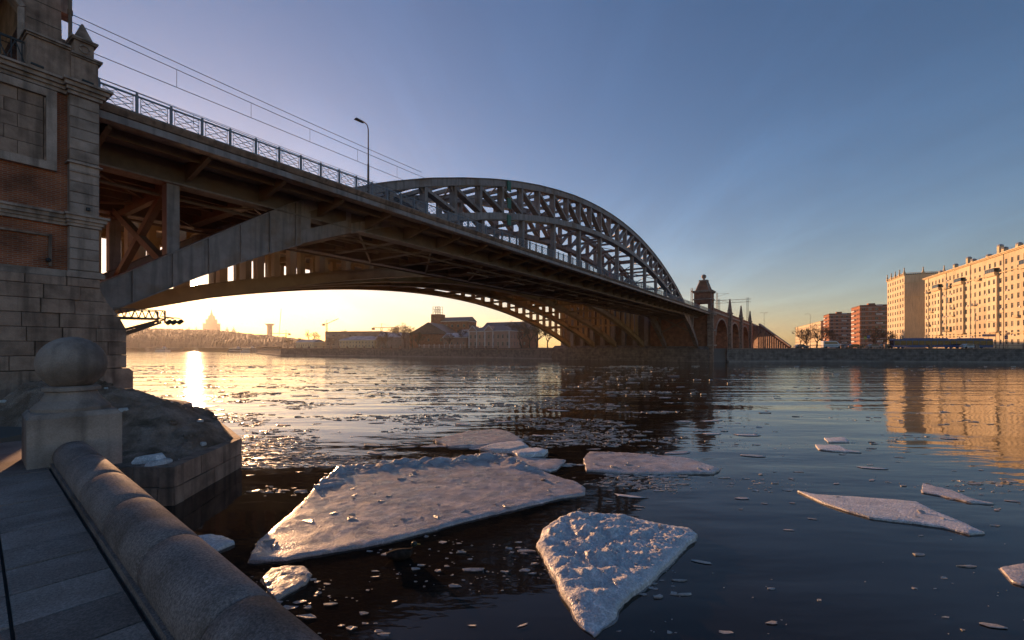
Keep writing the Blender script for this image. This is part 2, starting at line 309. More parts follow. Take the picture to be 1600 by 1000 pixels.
M_WATER = watermat()

# ------------------------------------------------------------------ water, banks, ground
w = MB(); w.add([(-4000, -120, 0), (4000, -120, 0), (4000, 5500, 0), (-4000, 5500, 0)], [(0, 1, 2, 3)])
struct(w.build('water', M_WATER), 'dark rippled river water between the stone embankments')

BANK = [(900, -40), (420, 70), (230, 112), (150, 131), (92, 143), (66, 137.5), (58, 140), (22, 164), (-6, 192), (-135, 262), (-225, 394)]
NATBANK = [(-300, 480), (-480, 560), (-1000, 720), (-3900, 1300)]
land = [(x, y + .6) for x, y in BANK] + NATBANK + [(-3900, 5400), (3900, 5400), (3900, -40)]
g = MB(); g.prism_z(land[::-1], -1.0, 4.2)
struct(g.build('ground', M_SOIL), 'flat far bank ground under the streets and houses')
# embankment road sheet
rd = MB()
inner = [(x - 0 * y, y) for x, y in BANK]
def offs(poly, d):
    out = []
    for i, (x, y) in enumerate(poly):
        x0, y0 = poly[max(i - 1, 0)]; x1, y1 = poly[min(i + 1, len(poly) - 1)]
        t = Vector((x1 - x0, y1 - y0)).normalized(); out.append((x + t.y * d, y - t.x * d))
    return out
o1, o2 = offs(BANK, 5), offs(BANK, 20)
for i in range(len(BANK) - 1): rd.add([(*o1[i], 4.206), (*o1[i + 1], 4.206), (*o2[i + 1], 4.206), (*o2[i], 4.206)], [(0, 1, 2, 3)])
struct(rd.build('road', M_ASPH), 'asphalt embankment road on the far bank')

# far hill: one ridge of terrain, wooded
def hill_h(x, y):
    k = x / y; u = 800 + 700 * k
    d = (y - 560 + (x + 480) * -.3)
    rise = max(0.0, min(1.0, (d - 30) / 1500.0))
    prof = 66 if u < 330 else max(10, 66 - (u - 330) * .26)
    h = prof * (rise ** .55)
    return 4.0 + h + 5 * fbm(x, y, .01, 4) * min(1, rise * 6)
hm = MB(); NX, NY = 420, 60
for j in range(NY):
    y = 560 + 2300 * (j / (NY - 1)) ** 1.4
    for i in range(NX):
        k = -1.15 + (.05 + 1.15) * i / (NX - 1); x = k * y
        hm.v.append((x, y, hill_h(x, y) + (rnd.uniform(0, 4.5) * min(1, (y - 560) / 150) if j else -6)))
for j in range(NY - 1):
    for i in range(NX - 1): a = j * NX + i; hm.f.append((a, a + 1, a + 1 + NX, a + NX))
struct(hm.build('hill', M_HILL), 'hazy wooded hill above the river bend')

# far embankment wall, coping and railings
def wall_strip(name, label, pts, z0, z1, th, m, cop=.25):
    t = thing(name, label, 'embankment wall', (pts[0][0], pts[0][1], 0)); OFF[t.name] = Vector((pts[0][0], pts[0][1], 0))
    b = offs(pts, th); mb = MB(); mc = MB(); f2 = offs(pts, -.18); b2 = offs(pts, th + .1); led = MB(); f3 = offs(pts, -.9)
    for i in range(len(pts) - 1):
        a, c, d, e = pts[i], pts[i + 1], b[i + 1], b[i]
        mb.add([(*a, z0), (*c, z0), (*d, z0), (*e, z0), (*a, z1), (*c, z1), (*d, z1), (*e, z1)], MB.BF)
        a, c, d, e = f2[i], f2[i + 1], b2[i + 1], b2[i]
        mc.add([(*a, z1), (*c, z1), (*d, z1), (*e, z1), (*a, z1 + cop), (*c, z1 + cop), (*d, z1 + cop), (*e, z1 + cop)], MB.BF)
        a, c, d, e = f3[i], f3[i + 1], pts[i + 1], pts[i]
        led.add([(*a, z0), (*c, z0), (*d, z0), (*e, z0), (*a, .45), (*c, .45), (*d, .45), (*e, .45)], MB.BF)
    mb.build('wall', m, t); mc.build('coping', M_STONE, t); led.build('footing', M_CONC, t); return t
wall_strip('embankment_wall', 'long granite embankment wall below the bus and ochre apartment block', BANK[0:6], -1, 4.0, .9, M_BLOCKW)
wall_strip('embankment_wall', 'granite embankment wall below the pink house and brick works', BANK[7:11], -1, 3.7, .9, M_BLOCKW)

def railing_run(label, p0, p1, z, step, grp):
    p0 = Vector((*p0, 0)); p1 = Vector((*p1, 0)); Ln = (p1 - p0).length; n = max(1, int(Ln / step)); t = (p1 - p0).normalized(); rz = math.atan2(t.y, t.x)
    root = thing('embankment_railing', label, 'railing', (p0.x, p0.y, z), rz)
    st = Ln / n
    pm = MB().box(-.35, .35, -.3, .3, 0, 1.05).frus(0, 0, 1.05, 1.2, .4, .35, .3, .25).mesh('post', M_STONE)
    ir = MB(); ir.box(.36, st - .36, -.04, .04, .9, .98); ir.box(.36, st - .36, -.03, .03, .12, .18)
    k = .36
    while k < st - .36: ir.box(k, k + .035, -.015, .015, .18, .9); k += .3
    im = ir.mesh('rail_panel', M_BLACK)
    for i in range(n + 1): link('post', pm, root, (i * st, 0, 0))
    for i in range(n): link('rail_panel', im, root, (i * st, 0, 0))
for i, (a, c) in enumerate(((3, 2), (4, 3))):
    railing_run(['iron railing with granite posts on the wall before the ochre apartment block', 'iron railing with granite posts on the wall before the orange brick blocks'][i], BANK[a], BANK[c], 4.25, 10.5, 'r')
railing_run('iron railing with stone posts on the wall before the pink house', BANK[9], BANK[8], 3.95, 6.0, 'r')
railing_run('iron railing with stone posts on the wall of the hazy upstream bank', BANK[10], BANK[9], 3.95, 9.0, 'r')

# ------------------------------------------------------------------ railway arch bridge
def interp(tab, x):
    x = abs(x)
    for (a, za), (b, zb) in zip(tab, tab[1:]):
        if x <= b: return za + (zb - za) * (x - a) / (b - a)
    return tab[-1][1]
SC = 74.6
TOPT = [(0, 27.64), (5, 27.55), (10, 27.27), (15, 26.8), (20, 26.1), (25, 25.25), (30, 24.2), (35, 22.95), (40, 21.5), (45, 19.9), (50, 18.0), (55, 15.75), (58, 14.1), (61, 12.1), (63.5, 10.4), (66.6, 8.3), (68, 7.4), (70.5, 5.7)]
BOTT = [(0, 22.85), (5, 22.77), (10, 22.5), (15, 22.05), (20, 21.45), (25, 20.65), (30, 19.7), (35, 18.6), (40, 17.3), (45, 15.95), (50, 14.4), (54, 12.9), (57, 11.7), (60.4, 10.1), (63.5, 8.5), (66.6, 6.7), (68, 5.8), (70.5, 4.3)]
top = lambda s: interp(TOPT, s - SC)
bot = lambda s: interp(BOTT, s - SC)
P0 = 25.65
rail = bthing('railway_arch_bridge', 'grey steel railway bridge with a trussed arch rising through its deck', 'bridge', 6, 26, 0)
def curve_box(f0, f1, s0, s1, p0, p1, n, name, m, par):
    mb = MB(); b = 0
    for i in range(n + 1):
        s = s0 + (s1 - s0) * i / n; a, c = f0(s), f1(s)
        mb.v.extend([(s, p0, a), (s, p1, a), (s, p1, c), (s, p0, c)])
    for i in range(n):
        for k in range(4):
            a = i * 4 + k; d = i * 4 + (k + 1) % 4; mb.f.append((a, a + 4, d + 4, d))
    mb.f.append((0, 1, 2, 3)); mb.f.append((4 * n + 3, 4 * n + 2, 4 * n + 1, 4 * n)); return mb.build(name, m, par)
def flange(f, s0, s1, p0, p1, th, n, name, m, par):
    return curve_box(lambda s: f(s), lambda s: f(s) + th, s0, s1, p0, p1, n, name, m, par)
XT = 53.2
for pa, m in ((29.5, M_STEEL), (39.0, M_STEEL)):
    w2 = .42
    uc = curve_box(lambda s: top(s) - .72, top, SC - XT, SC + XT, pa - w2, pa + w2, 80, 'upper_chord', m, rail)
    flange(top, SC - XT, SC + XT, pa - w2 - .12, pa + w2 + .12, .06, 80, 'flange', m, uc)
    lc = curve_box(bot, lambda s: bot(s) + .72, SC - XT, SC + XT, pa - w2, pa + w2, 80, 'lower_chord', m, rail)
    flange(lambda s: bot(s) - .06, SC - XT, SC + XT, pa - w2 - .12, pa + w2 + .12, .06, 80, 'flange', m, lc)
    for sg in (-1, 1):
        a, b = sorted((SC + sg * XT, SC + sg * 70.5))
        sb = SC + sg * 57.2
        lo, hi = sorted((sb, SC + sg * 70.5))
        rb = curve_box(bot, top, lo, hi, pa - w2, pa + w2, 30, 'springing_rib', m, rail)
        flange(top, lo, hi, pa - w2 - .12, pa + w2 + .12, .06, 30, 'flange', m, rb)
        flange(lambda s: bot(s) - .06, lo, hi, pa - w2 - .12, pa + w2 + .12, .06, 30, 'flange', m, rb)
        # the pierced plate where the two chords part: a web with a slanted slot
        x0, x1 = sorted((SC + sg * 53.19, SC + sg * 57.21))
        pm = MB()
        def q(f, a_, b_): return lambda s: f(s, a_, b_)
        mix = lambda s, t: bot(s) + (top(s) - bot(s)) * t
        curve_box(bot, lambda s: mix(s, .30), x0, x1, pa - w2, pa + w2, 8, 'slot_web', m, rail)
        curve_box(lambda s: mix(s, .70), top, x0, x1, pa - w2, pa + w2, 8, 'slot_web', m, rail)
        xa, xb = (SC + sg * 57.21, SC + sg * 56.5); xa, xb = sorted((xa, xb))
        curve_box(lambda s: mix(s, .301), lambda s: mix(s, .699), xa, xb, pa - w2, pa + w2, 2, 'slot_web', m, rail)
        xa, xb = sorted((SC + sg * 53.19, SC + sg * 53.6))
        curve_box(lambda s: mix(s, .301), lambda s: mix(s, .699), xa, xb, pa - w2, pa + w2, 2, 'slot_web', m, rail)
    # verticals and diagonals of the truss, and rounded gussets
    K = 12; sv = [74 + 4.05 * k for k in range(-K, K + 1)]
    for s in sv:
        MB().box(s - .19, s + .19, pa - .36, pa + .36, bot(s) + .70, top(s) - .70).build('truss_post', m, rail)
        gm = MB()
        for sg in (-1, 1):
            zt = top(s + sg * .5) - .70; zb = bot(s + sg * .5) + .70
            gm.prism_y([(s + sg * .18, top(s) - .69), (s + sg * .62, zt + .02), (s + sg * .18, zt - .5)][::sg], pa - .12, pa + .12)
            gm.prism_y([(s + sg * .18, bot(s) + .69), (s + sg * .62, zb - .02), (s + sg * .18, zb + .5)][::-sg], pa - .12, pa + .12)
        gm.build('gusset', m, rail)
    for a, b in zip(sv, sv[1:]):
        if (a + b) / 2 < 74: ua, ub = (a + .2, top(a) - .95), (b - .2, bot(b) + .95)
        else: ua, ub = (a + .2, bot(a) + .95), (b - .2, top(b) - .95)
        MB().beam((ua[0], pa, ua[1]), (ub[0], pa, ub[1]), .72, .30).build('truss_diagonal', m, rail)
    # hangers down to the deck and short columns carrying the deck on the ribs
    for k in range(-5, 5):
        s = 78 + 8 * k
        if bot(s) > 15.6: MB().box(s - .24, s + .24, pa - .3, pa + .3, 14.6, bot(s) + .02).build('hanger', m, rail)
    for s in (10.05, 16.6, 132.6, 139.1):
        MB().box(s - .3, s + .3, pa - .32, pa + .32, top(s) - .1, 13.9).build('spandrel_column', m, rail)
    MB().box(5.9, 145.4, pa - .35, pa + .35, 13.55, 14.7).build('edge_girder', M_STEEL_D, rail)
    fl = MB().box(5.9, 145.4, pa - .5, pa + .5, 13.47, 13.548).build('girder_flange', M_STEEL, rail)
for s in (10.05, 139.1):
    MB().beam((s, 29.9, 9.0), (s, 38.6, 13.6), .35, .4).build('sway_brace', M_STEEL_D, rail); MB().beam((s + .02, 38.6, 9.0), (s + .02, 29.9, 13.6), .33, .4).build('sway_brace', M_STEEL_D, rail)
    MB().box(s - .15, s + .15, 29.9, 38.6, 13.0, 13.4).build('sway_strut', M_STEEL_D, rail)
for k in range(-6, 7):
    s = 74 + 8.1 * k + 2.0
    MB().beam((s - .7, 29.065, top(s - .7) - .36), (s + .7, 29.065, top(s + .7) - .36), .03, .56).build('splice_plate', M_STEEL, rail); MB().beam((s - .7, 29.065, bot(s - .7) + .36), (s + .7, 29.065, bot(s + .7) + .36), .03, .56).build('splice_plate', M_STEEL, rail)
for sg in (-1, 1):
    for k in range(8):
        s = SC + sg * (57.6 + k * 1.75); MB().box(s - .03, s + .03, 28.98, 29.079, bot(s), top(s)).build('web_stiffener', M_STEEL, rail)
# green and crimson inspection plates on the near truss
for s, z0, z1, nm, c in ((42.5, 18.5, 24.6, 'green_panel', (.03, .16, .11)), (73.2, 15.6, 17.4, 'red_panel', (.34, .05, .06))):
    mm = mat(nm + '_paint', c, None, .5, 1)
    if nm == 'green_panel':
        for i in range(3): MB().box(s - .35, s + .35, 28.9, 29.0, top(s) - 1.25 - i * 1.95, top(s) - .1 - i * 1.95).build(nm, mm, rail)
    else: MB().box(s - .7, s + .7, 28.8, 28.9, z0, z1).build(nm, mm, rail)
# top lateral bracing between the two arches
for k in range(-11, 12):
    s = 74 + 4.05 * k
    MB().box(s - .16, s + .16, 29.9, 38.6, top(s) - .5, top(s) - .1).build('top_strut', M_STEEL, rail)
    if k % 2 == 0:
        MB().box(s - .16, s + .16, 29.9, 38.6, bot(s) + .2, bot(s) + .55).build('lower_strut', M_STEEL, rail) if bot(s) > 20.5 else None
        if k < 11:
            s2 = s + 4.05; s3 = min(s + 8.1, 74 + 4.05 * 11)
            MB().beam((s, 29.9, top(s) - .35), (s2, 34.2, top(s2) - .62), .16, .12).beam((s2, 34.2, top(s2) - .62), (s3, 38.6, top(s3) - .35), .16, .12).build('top_brace', M_STEEL, rail)
            MB().beam((s, 38.6, top(s) - .55), (s2, 34.4, top(s2) - .78), .16, .12).beam((s2, 34.4, top(s2) - .78), (s3, 29.9, top(s3) - .55), .16, .12).build('top_brace', M_STEEL, rail)
# deck, floor beams, stringers, bracing beneath
MB().box(5.9, 145.6, P0 + .55, 42.6, 14.78, 15.0).build('deck_slab', M_CONC, rail)
fbm_ = MB().box(-.16, .16, 0, 8.6, 0, 1.0).box(-.3, .3, 0, 8.6, -.07, -.001).mesh('floor_beam', M_STEEL_D)
brm = MB().prism_y([(0, 0), (0, 0)], 0, 1) if False else MB()
# cantilever bracket, plate along p
bpoly = [(-3.05, 1.0), (0, 1.0), (0, 0.0), (-.35, .0), (-2.9, .62)]
bm_ = MB(); n = len(bpoly); bm_.v = [(-.05, y, z) for y, z in bpoly] + [(.05, y, z) for y, z in bpoly]
bm_.f = [tuple(range(n)), tuple(range(2 * n - 1, n - 1, -1))] + [(i, i + n, (i + 1) % n + n, (i + 1) % n) for i in range(n)]
bm_.beam((0, -.35, 0), (0, -2.9, .60), .22, .05)
brk = bm_.mesh('bracket', M_STEEL_D)
ss = 6.6; i = 0
while ss < 145:
    link('floor_beam', fbm_, rail, (ss, 29.95, 13.7)); link('bracket', brk, rail, (ss, 29.14, 13.77))
    ss += 4.03; i += 1
for p in (31.4, 33.2, 35.4, 37.2): MB().box(6, 145.4, p - .12, p + .12, 14.1, 14.776).build('stringer', M_STEEL_D, rail)
MB().box(6, 145.4, 27.2, 27.4, 14.35, 14.77).build('stringer', M_STEEL_D, rail)
ss = 6.6; i = 0
while ss < 140:
    MB().beam((ss, 29.9, 13.52), (ss + 8.06, 38.6, 13.52), .16, .10).build('lateral_brace', M_STEEL_D, rail)
    MB().beam((ss, 38.6, 13.40), (ss + 8.06, 29.9, 13.40), .16, .10).build('lateral_brace', M_STEEL_D, rail)
    ss += 8.06
for p in (30.6, 38.2):
    MB().tube([(6, p, 13.1), (145, p, 13.1)], .09, 6).build('service_pipe', M_STEEL_D, rail)
# underslung inspection gangways (lattice pieces under the middle of the span)
for k in range(9):
    s = 38 + k * 8.06
    mb = MB()
    for j in range(6): mb.beam((s + j * .6, 31.5, 13.3), (s + j * .6 + .6, 31.5, 12.75 if j % 2 else 13.3), .08, .08)
    mb.beam((s, 31.5, 12.75), (s + 3.8, 31.5, 12.75), .1, .1); mb.beam((s + 1.9, 31.5, 12.75), (s + 1.9, 37.5, 12.9), .12, .12)
    mb.build('underslung_bracing', M_STEEL_D, rail)
# fascia: pale lower flange, recessed web, brownish cornice
MB().box(5.95, 145.6, P0 - .02, P0 + .55, 14.48, 14.80).build('fascia_band', M_STEEL, rail)
MB().box(5.95, 145.6, P0 + .10, P0 + .549, 14.802, 14.87).build('fascia_groove', M_STEEL_D, rail)
MB().prism_y([(0, 0), (1, 0), (1, 1), (0, 1)], 0, 1)
cm = MB(); prof = [(P0 + .02, 14.872), (P0 - .12, 15.10), (P0 - .12, 15.17), (P0 + .6, 15.17), (P0 + .6, 14.872)]
cm.v = [(5.95, y, z) for y, z in prof] + [(145.6, y, z) for y, z in prof]; n = 5
cm.f = [tuple(range(n - 1, -1, -1)), tuple(range(n, 2 * n))] + [(i, (i + 1) % n, (i + 1) % n + n, i + n) for i in range(n)]
cm.build('fascia_cornice', M_STONE, rail)
# railing: posts and lattice panels, one object each
pst = MB().box(-.05, .05, -.05, .05, -.12, .92).box(-.035, .035, -.035, .035, .92, .98).mesh('railing_post', M_RAIL)
pan = MB(); W_ = 1.22
pan.box(.051, W_ + .049, -.035, .035, .80, .87); pan.box(.051, W_ + .049, -.02, .02, .06, .10)
for z in (.24, .38, .52, .66): pan.box(.14, W_ - .04, -.008, .008, z - .008, z + .008)
for x in (.14, W_ - .04): pan.box(x - .01, x + .01, -.012, .012, .10, .80)
xa, xb, xm = .15, W_ - .05, (W_ + .1) / 2
for (a, b) in (((xa, .45), (xm - .1, .78)), ((xm - .1, .78), (xb, .45)), ((xa, .45), (xm - .1, .12)), ((xm - .1, .12), (xb, .45)), ((xa, .78), (xb, .12)), ((xa, .12), (xb, .78))):
    pan.beam((a[0], 0, a[1]), (b[0], 0, b[1]), .022, .022)
pmesh = pan.mesh('railing_panel', M_RAIL)
for i in range(106):
    s = 6.13 + 1.32 * i
    if s > 145.4: break
    link('railing_post', pst, rail, (s, P0 + .06, 15.17))
    if s < 144.3: link('railing_panel', pmesh, rail, (s, P0 + .06, 15.17))
MB().tube([(6, P0 + .06, 16.2), (145, P0 + .06, 16.2)], .012, 4).build('railing_cable', M_WIRE, rail)
pst2 = MB().box(-.06, .06, -.06, .06, 0, 1.0).mesh('railing_post', M_RAIL)
for i in range(35): link('railing_post', pst2, rail, (7 + 4 * i, 42.3, 15.0))
MB().box(6, 145.4, 42.26, 42.34, 15.9, 16.0).box(6, 145.4, 42.26, 42.34, 15.4, 15.45).build('rear_rail', M_RAIL, rail)
for p in (33.0, 35.9):
    for q in (-.76, .76): MB().box(6, 145.4, p + q - .04, p + q + .04, 15.0, 15.17).build('track_rail', M_STEEL_D, rail)

# ------------------------------------------------------------------ road bridge beyond: four ribs
road = bthing('road_arch_bridge', 'road bridge on four slender ochre arch ribs behind the railway bridge', 'bridge', 5, 60, 0)
ribz = lambda s: 16.75 - .00238 * (s - 75.3) ** 2
for pa in (46.5, 56.0, 64.0, 73.3):
    f1 = lambda s: ribz(s) + .95 + .35 * (abs(s - 75.3) / 70) ** 2
    rb = curve_box(ribz, f1, 3, 146.4, pa - .45, pa + .45, 70, 'arch_rib', M_RIB, road)
    flange(lambda s: ribz(s) - .08, 3, 146.4, pa - .65, pa + .65, .079, 70, 'flange', M_RIB, rb)
    flange(lambda s: f1(s) + .001, 3, 146.4, pa - .65, pa + .65, .079, 70, 'flange', M_RIB, rb)
    cmn = MB().box(-.34, .34, -.42, .42, 0, 1).mesh('spandrel_column', M_RIB)
    for k in range(20):
        for sg in (-1, 1):
            s = 75.3 + sg * (69.0 - (4.1 if sg > 0 else 3.4) * k)
            if f1(s) < 17.4 and 6.5 < s < 144:
                c = link('spandrel_column', cmn, road, (s, pa, f1(s))); c.scale = (1, 1, 18.15 - f1(s))
    MB().box(3, 147, pa - .4, pa + .4, 18.15, 19.2).build('deck_girder', M_RIB, road)
MB().box(3, 147, 43.6, 76.8, 19.2, 19.6).build('deck_slab', M_CONC, road)
for k in range(18):
    s = 8 + k * 7.9
    MB().box(s - .15, s + .15, 46.9, 72.9, 18.3, 19.1).build('cross_beam', M_RIB, road)
    if 20 < s < 130: MB().box(s - .2, s + .2, 46.9, 72.9, ribz(s) + .3, ribz(s) + .8).build('rib_strut', M_RIB, road)
MB().box(128, 128.7, 56.5, 72.8, ribz(128) + .5, ribz(128) + 1.2).build('rib_strut', M_RIB, road)
for p in (43.7, 76.7): MB().box(3, 147, p - .1, p + .1, 19.6, 20.6).build('parapet', M_STEEL_D, road)

# ------------------------------------------------------------------ near pier of the railway bridge: brick, pilaster, stone base
pier = bthing('bridge_pier', 'red brick and stone bridge pier with panelled face and block pilaster', 'pier', 2, 30, 0)
MB().box(-14, 5.62, 25.3, 44, 7.4, 15.0).build('brick_wall', M_BRICK, pier)
def base_poly(): return [(-14, -1), (7.0, -1), (7.0, 3.45), (6.8, 3.6), (6.8, 5.5), (5.95, 6.7), (5.95, 7.35), (-14, 7.35)]
MB().prism_y([(-14, -1), (6.74, -1), (6.74, 5.46), (5.9, 6.66), (5.9, 7.3), (-14, 7.3)], 25.1, 44).build('stone_core', M_JOINT, pier)
MB().prism_y([(-14, -1), (7.04, -1), (7.04, 3.45), (6.9, 3.6), (-14, 3.6)], 24.75, 44.1).build('plinth', M_STONE, pier)
zz = 3.62; r_ = 0
while zz < 7.2:
    z1 = min(zz + .56, 7.34); s1 = 6.84; s0 = s1
    zt = (zz + z1) / 2
    edge = 6.84 if z1 <= 5.6 else (6.84 - (z1 - 5.5) * .70 if z1 < 6.75 else 5.97)
    first = True; s1 = edge
    while s1 > -2:
        wd = (1.0 if (r_ % 2 == 0) else .62) if first else rnd.uniform(.95, 1.25)
        s0 = s1 - wd
        if first and z1 > 5.6 and zz < 6.7:
            e0 = 6.84 - max(0, (zz - 5.5)) * .70
            MB().prism_y([(s0 + .01, zz + .01), (e0, zz + .01), (edge, z1 - .01), (s0 + .01, z1 - .01)], 24.9 + rnd.uniform(-.008, .008), 25.5).build('stone_block', M_STONE, pier)
        else:
            pr = 24.9 + rnd.uniform(-.008, .008) - (.07 if s1 > 5.0 else 0)
            MB().bevbox(s0 + .008, s1 - .008, pr, 25.5, zz + .008, z1 - .008, .015).build('stone_block', M_STONE, pier)
        s1 = s0; first = False
    zz = z1; r_ += 1
# ledges and cornices: stepped mouldings, breaking forward round the pilaster
def moulding(name, z, steps, wallp, pils):
    mb = MB()
    for (dz, h, out) in steps: mb.box(-14, 5.02 - out * 0, wallp - out, 25.4, z + dz, z + dz + h)
    w_ = mb.build(name, M_STONE_L, pier)
    mb = MB()
    for (dz, h, out) in steps: mb.box(5.04 - out * .6, 5.98 + out, pils - out, 26.2, z + dz, z + dz + h)
    return mb.build(name, M_STONE_L, pier)
moulding('ledge', 7.36, [(0, .20, .14), (.202, .07, .08)], 25.2, 24.95)
moulding('string_course', 9.45, [(0, .12, .06), (.121, .12, .12), (.242, .16, .2), (.403, .09, .28)], 25.22, 24.95)
moulding('cornice', 14.78, [(0, .14, .08), (.141, .14, .16), (.282, .16, .26), (.443, .09, .36)], 25.22, 24.95)
for z0, z1, n in ((7.66, 9.44, 4), (9.97, 14.77, 11)):
    hh = (z1 - z0) / n
    for i in range(n):
        b = MB().bevbox(5.06, 5.97, 24.95, 26.1, z0 + i * hh + .006, z0 + (i + 1) * hh - .006, .025); b.build('pilaster_block', M_STONE_L, pier)
MB().box(5.1, 5.93, 25.02, 26.0, 7.6, 14.9).build('pilaster_core', M_JOINT, pier)
MB().box(5.05, 5.98, 24.9, 25.0, 11.66, 11.72).box(4.98, 6.06, 24.86, 26.1, 12.0, 12.06).build('pilaster_band', M_STONE_L, pier)
# upper framed panel with stone slabs
fr = MB(); fx0, fx1, fz0, fz1, fw = -2.5, 4.72, 11.55, 14.72, .30
fr.prism_y([(fx0, fz0), (fx1, fz0), (fx1 - fw, fz0 + fw), (fx0, fz0 + fw)], 25.08, 25.32).prism_y([(fx0, fz1 - fw), (fx1 - fw, fz1 - fw), (fx1, fz1), (fx0, fz1)], 25.08, 25.32).prism_y([(fx1, fz0), (fx1, fz1), (fx1 - fw, fz1 - fw), (fx1 - fw, fz0 + fw)], 25.08, 25.32)
fr.build('panel_frame', M_STONE_L, pier)
fr = MB(); fr.box(fx0, fx1 - fw - .001, 25.13, 25.31, fz0 + fw + .001, fz0 + fw + .05).box(fx1 - fw - .05, fx1 - fw - .001, 25.13, 25.31, fz0 + fw + .06, fz1 - fw - .06); fr.build('panel_fillet', M_STONE, pier)
zz = fz0 + fw + .055; r_ = 0
while zz < fz1 - fw - .1:
    z1 = min(zz + .51, fz1 - fw - .005); s1 = fx1 - fw - .055; first = True
    while s1 > -1.5:
        s0 = s1 - ((1.05 if r_ % 2 else .7) if first else 1.05); MB().bevbox(s0 + .006, s1 - .006, 25.2, 25.32, zz + .006, z1 - .006, .01).build('panel_slab', M_STONE, pier); s1 = s0; first = False
    zz = z1; r_ += 1
# lower shallow panel
fr = MB(); fr.box(-2.5, 4.6, 25.2, 25.32, 8.93, 9.02).box(4.51, 4.6, 25.2, 25.32, 7.75, 8.929); fr.build('panel_frame', M_STONE, pier)
MB().ball((4.5, 25.2, 7.98), .09, 8, 6).build('wall_fitting', M_BLACK, pier)
MB().box(5.55, 5.66, 24.82, 24.95, 10.16, 10.28).build('wall_fitting', M_BLACK, pier)
# parapet with the pinnacle
MB().box(3.9, 5.108, 25.05, 25.9, 15.32, 16.55).build('parapet', M_STONE, pier)
MB().box(3.86, 5.10, 24.97, 26.0, 16.55, 16.62).box(3.80, 5.10, 24.9, 26.05, 16.621, 16.70).build('parapet_cap', M_STONE_L, pier)
MB().box(5.11, 5.94, 24.98, 26.1, 15.32, 16.38).build('parapet', M_STONE, pier)
MB().box(5.105, 6.0, 24.92, 26.2, 16.38, 16.45).box(5.102, 6.06, 24.86, 26.2, 16.451, 16.53).build('parapet_cap', M_STONE_L, pier)
pin = MB().box(5.22, 5.82, 25.05, 25.65, 16.53, 17.12).build('pinnacle', M_STONE, pier)
MB().box(5.14, 5.90, 24.97, 25.73, 17.12, 17.17).box(5.10, 5.94, 24.93, 25.77, 17.171, 17.24).build('pinnacle_cap', M_STONE_L, pin)
MB().frus(5.52, 25.35, 17.241, 18.0, .30, .30, .03, .03).build('pyramid_top', M_STONE, pin)
rg = MB().tube([(5.52 + .15 * math.cos(t * math.pi / 8), 25.03, 16.84 + .15 * math.sin(t * math.pi / 8)) for t in range(17)], .035, 6).build('roundel', M_STONE_L, pin)
for s, z in ((3.95, 15.38), (5.4, 15.45)): MB().beam((s, 24.8, z), (s + .35, 24.8, z - .02), .08, .06).build('floodlight_bar', M_BLACK, pier)
# iron railing left of the parapet block
ir = MB(); ir.box(1.0, 3.88, 25.4, 25.46, 16.3, 16.38).box(1.0, 3.88, 25.4, 25.46, 15.5, 15.55)
x = 1.0
while x < 3.85: ir.box(x, x + .03, 25.41, 25.45, 15.33, 16.3); x += .28
for k in range(6): ir.beam((1.0 + k * .48, 25.43, 15.55), (1.24 + k * .48, 25.43, 16.3), .03, .03).beam((1.24 + k * .48, 25.43, 16.3), (1.48 + k * .48, 25.43, 15.55), .03, .03)
ir.build('iron_railing', M_BLACK, pier)
# gatehouse tower on the pier: battered stone walls with a pointed opening
gt = bthing('gatehouse_tower', 'battered stone gatehouse tower with dark pointed opening above the brick pier', 'tower', 2, 28, 15)
def gate_face(p0, p1, nm):
    mb = MB()
    mb.prism_y([(4.05, 15.02), (5.22, 15.02), (4.98, 25.0), (4.05, 25.0)], p0, p1)
    mb.prism_y([(-3.4, 15.02), (-2.2, 15.02), (-2.2, 25.0), (-3.15, 25.0)], p0, p1)
    mb.prism_y([(-2.199, 18.3), (-1.0, 19.9), (2.85, 19.9), (4.049, 18.3), (4.049, 25.0), (-2.199, 25.0)], p0, p1)
    return mb.build(nm, M_STONE, gt)
gate_face(26.6, 27.5, 'front_wall'); gate_face(41.5, 42.4, 'rear_wall')
MB().prism_y([(4.3, 18.9), (5.12, 18.9), (4.97, 25), (4.3, 25)], 27.5, 41.5).build('side_wall', M_STONE, gt)
MB().box(-3.1, 5.0, 27.5, 41.5, 21.5, 22).build('vault', M_STONE, gt)
for z in (16.5, 17.25, 18.0, 18.8, 19.6): MB().box(4.12, 5.22 - (z - 15) * .024 + .004, 26.585, 26.61, z, z + .02).build('course_joint', M_JOINT, gt)
MB().prism_y([(3.87, 15.03), (4.05, 15.03), (4.05, 18.3), (3.87, 18.22)], 26.52, 26.7).build('opening_jamb', M_STONE_L, gt)
MB().beam((4.0, 26.56, 18.3), (2.8, 26.56, 19.95), .12, .2).build('opening_jamb', M_STONE_L, gt)
MB().box(5.05, 5.6, 27.2, 27.9, 19.15, 20.2).build('corbel', M_STONE_L, gt)
MB().box(5.1, 5.75, 27.0, 27.15, 17.75, 17.88).build('timber_spar', M_STONE, gt)
MB().box(-3.6, 5.4, 26.3, 42.6, 25, 25.6).build('tower_cornice', M_STONE_L, gt)
pole = bthing('pole', 'tall dark steel pole rising behind the stone pinnacle', 'pole', 5.28, 25.95, 16.4)
MB().tube([(5.28, 25.95, 16.53), (5.28, 25.95, 18.6), (5.28, 25.95, 24)], .075, 8, .05).build('shaft', M_STEEL_D, pole); MB().tube([(5.28, 25.95, 18.5), (5.28, 25.95, 18.7)], .09, 8).build('collar', M_STEEL_D, pole)
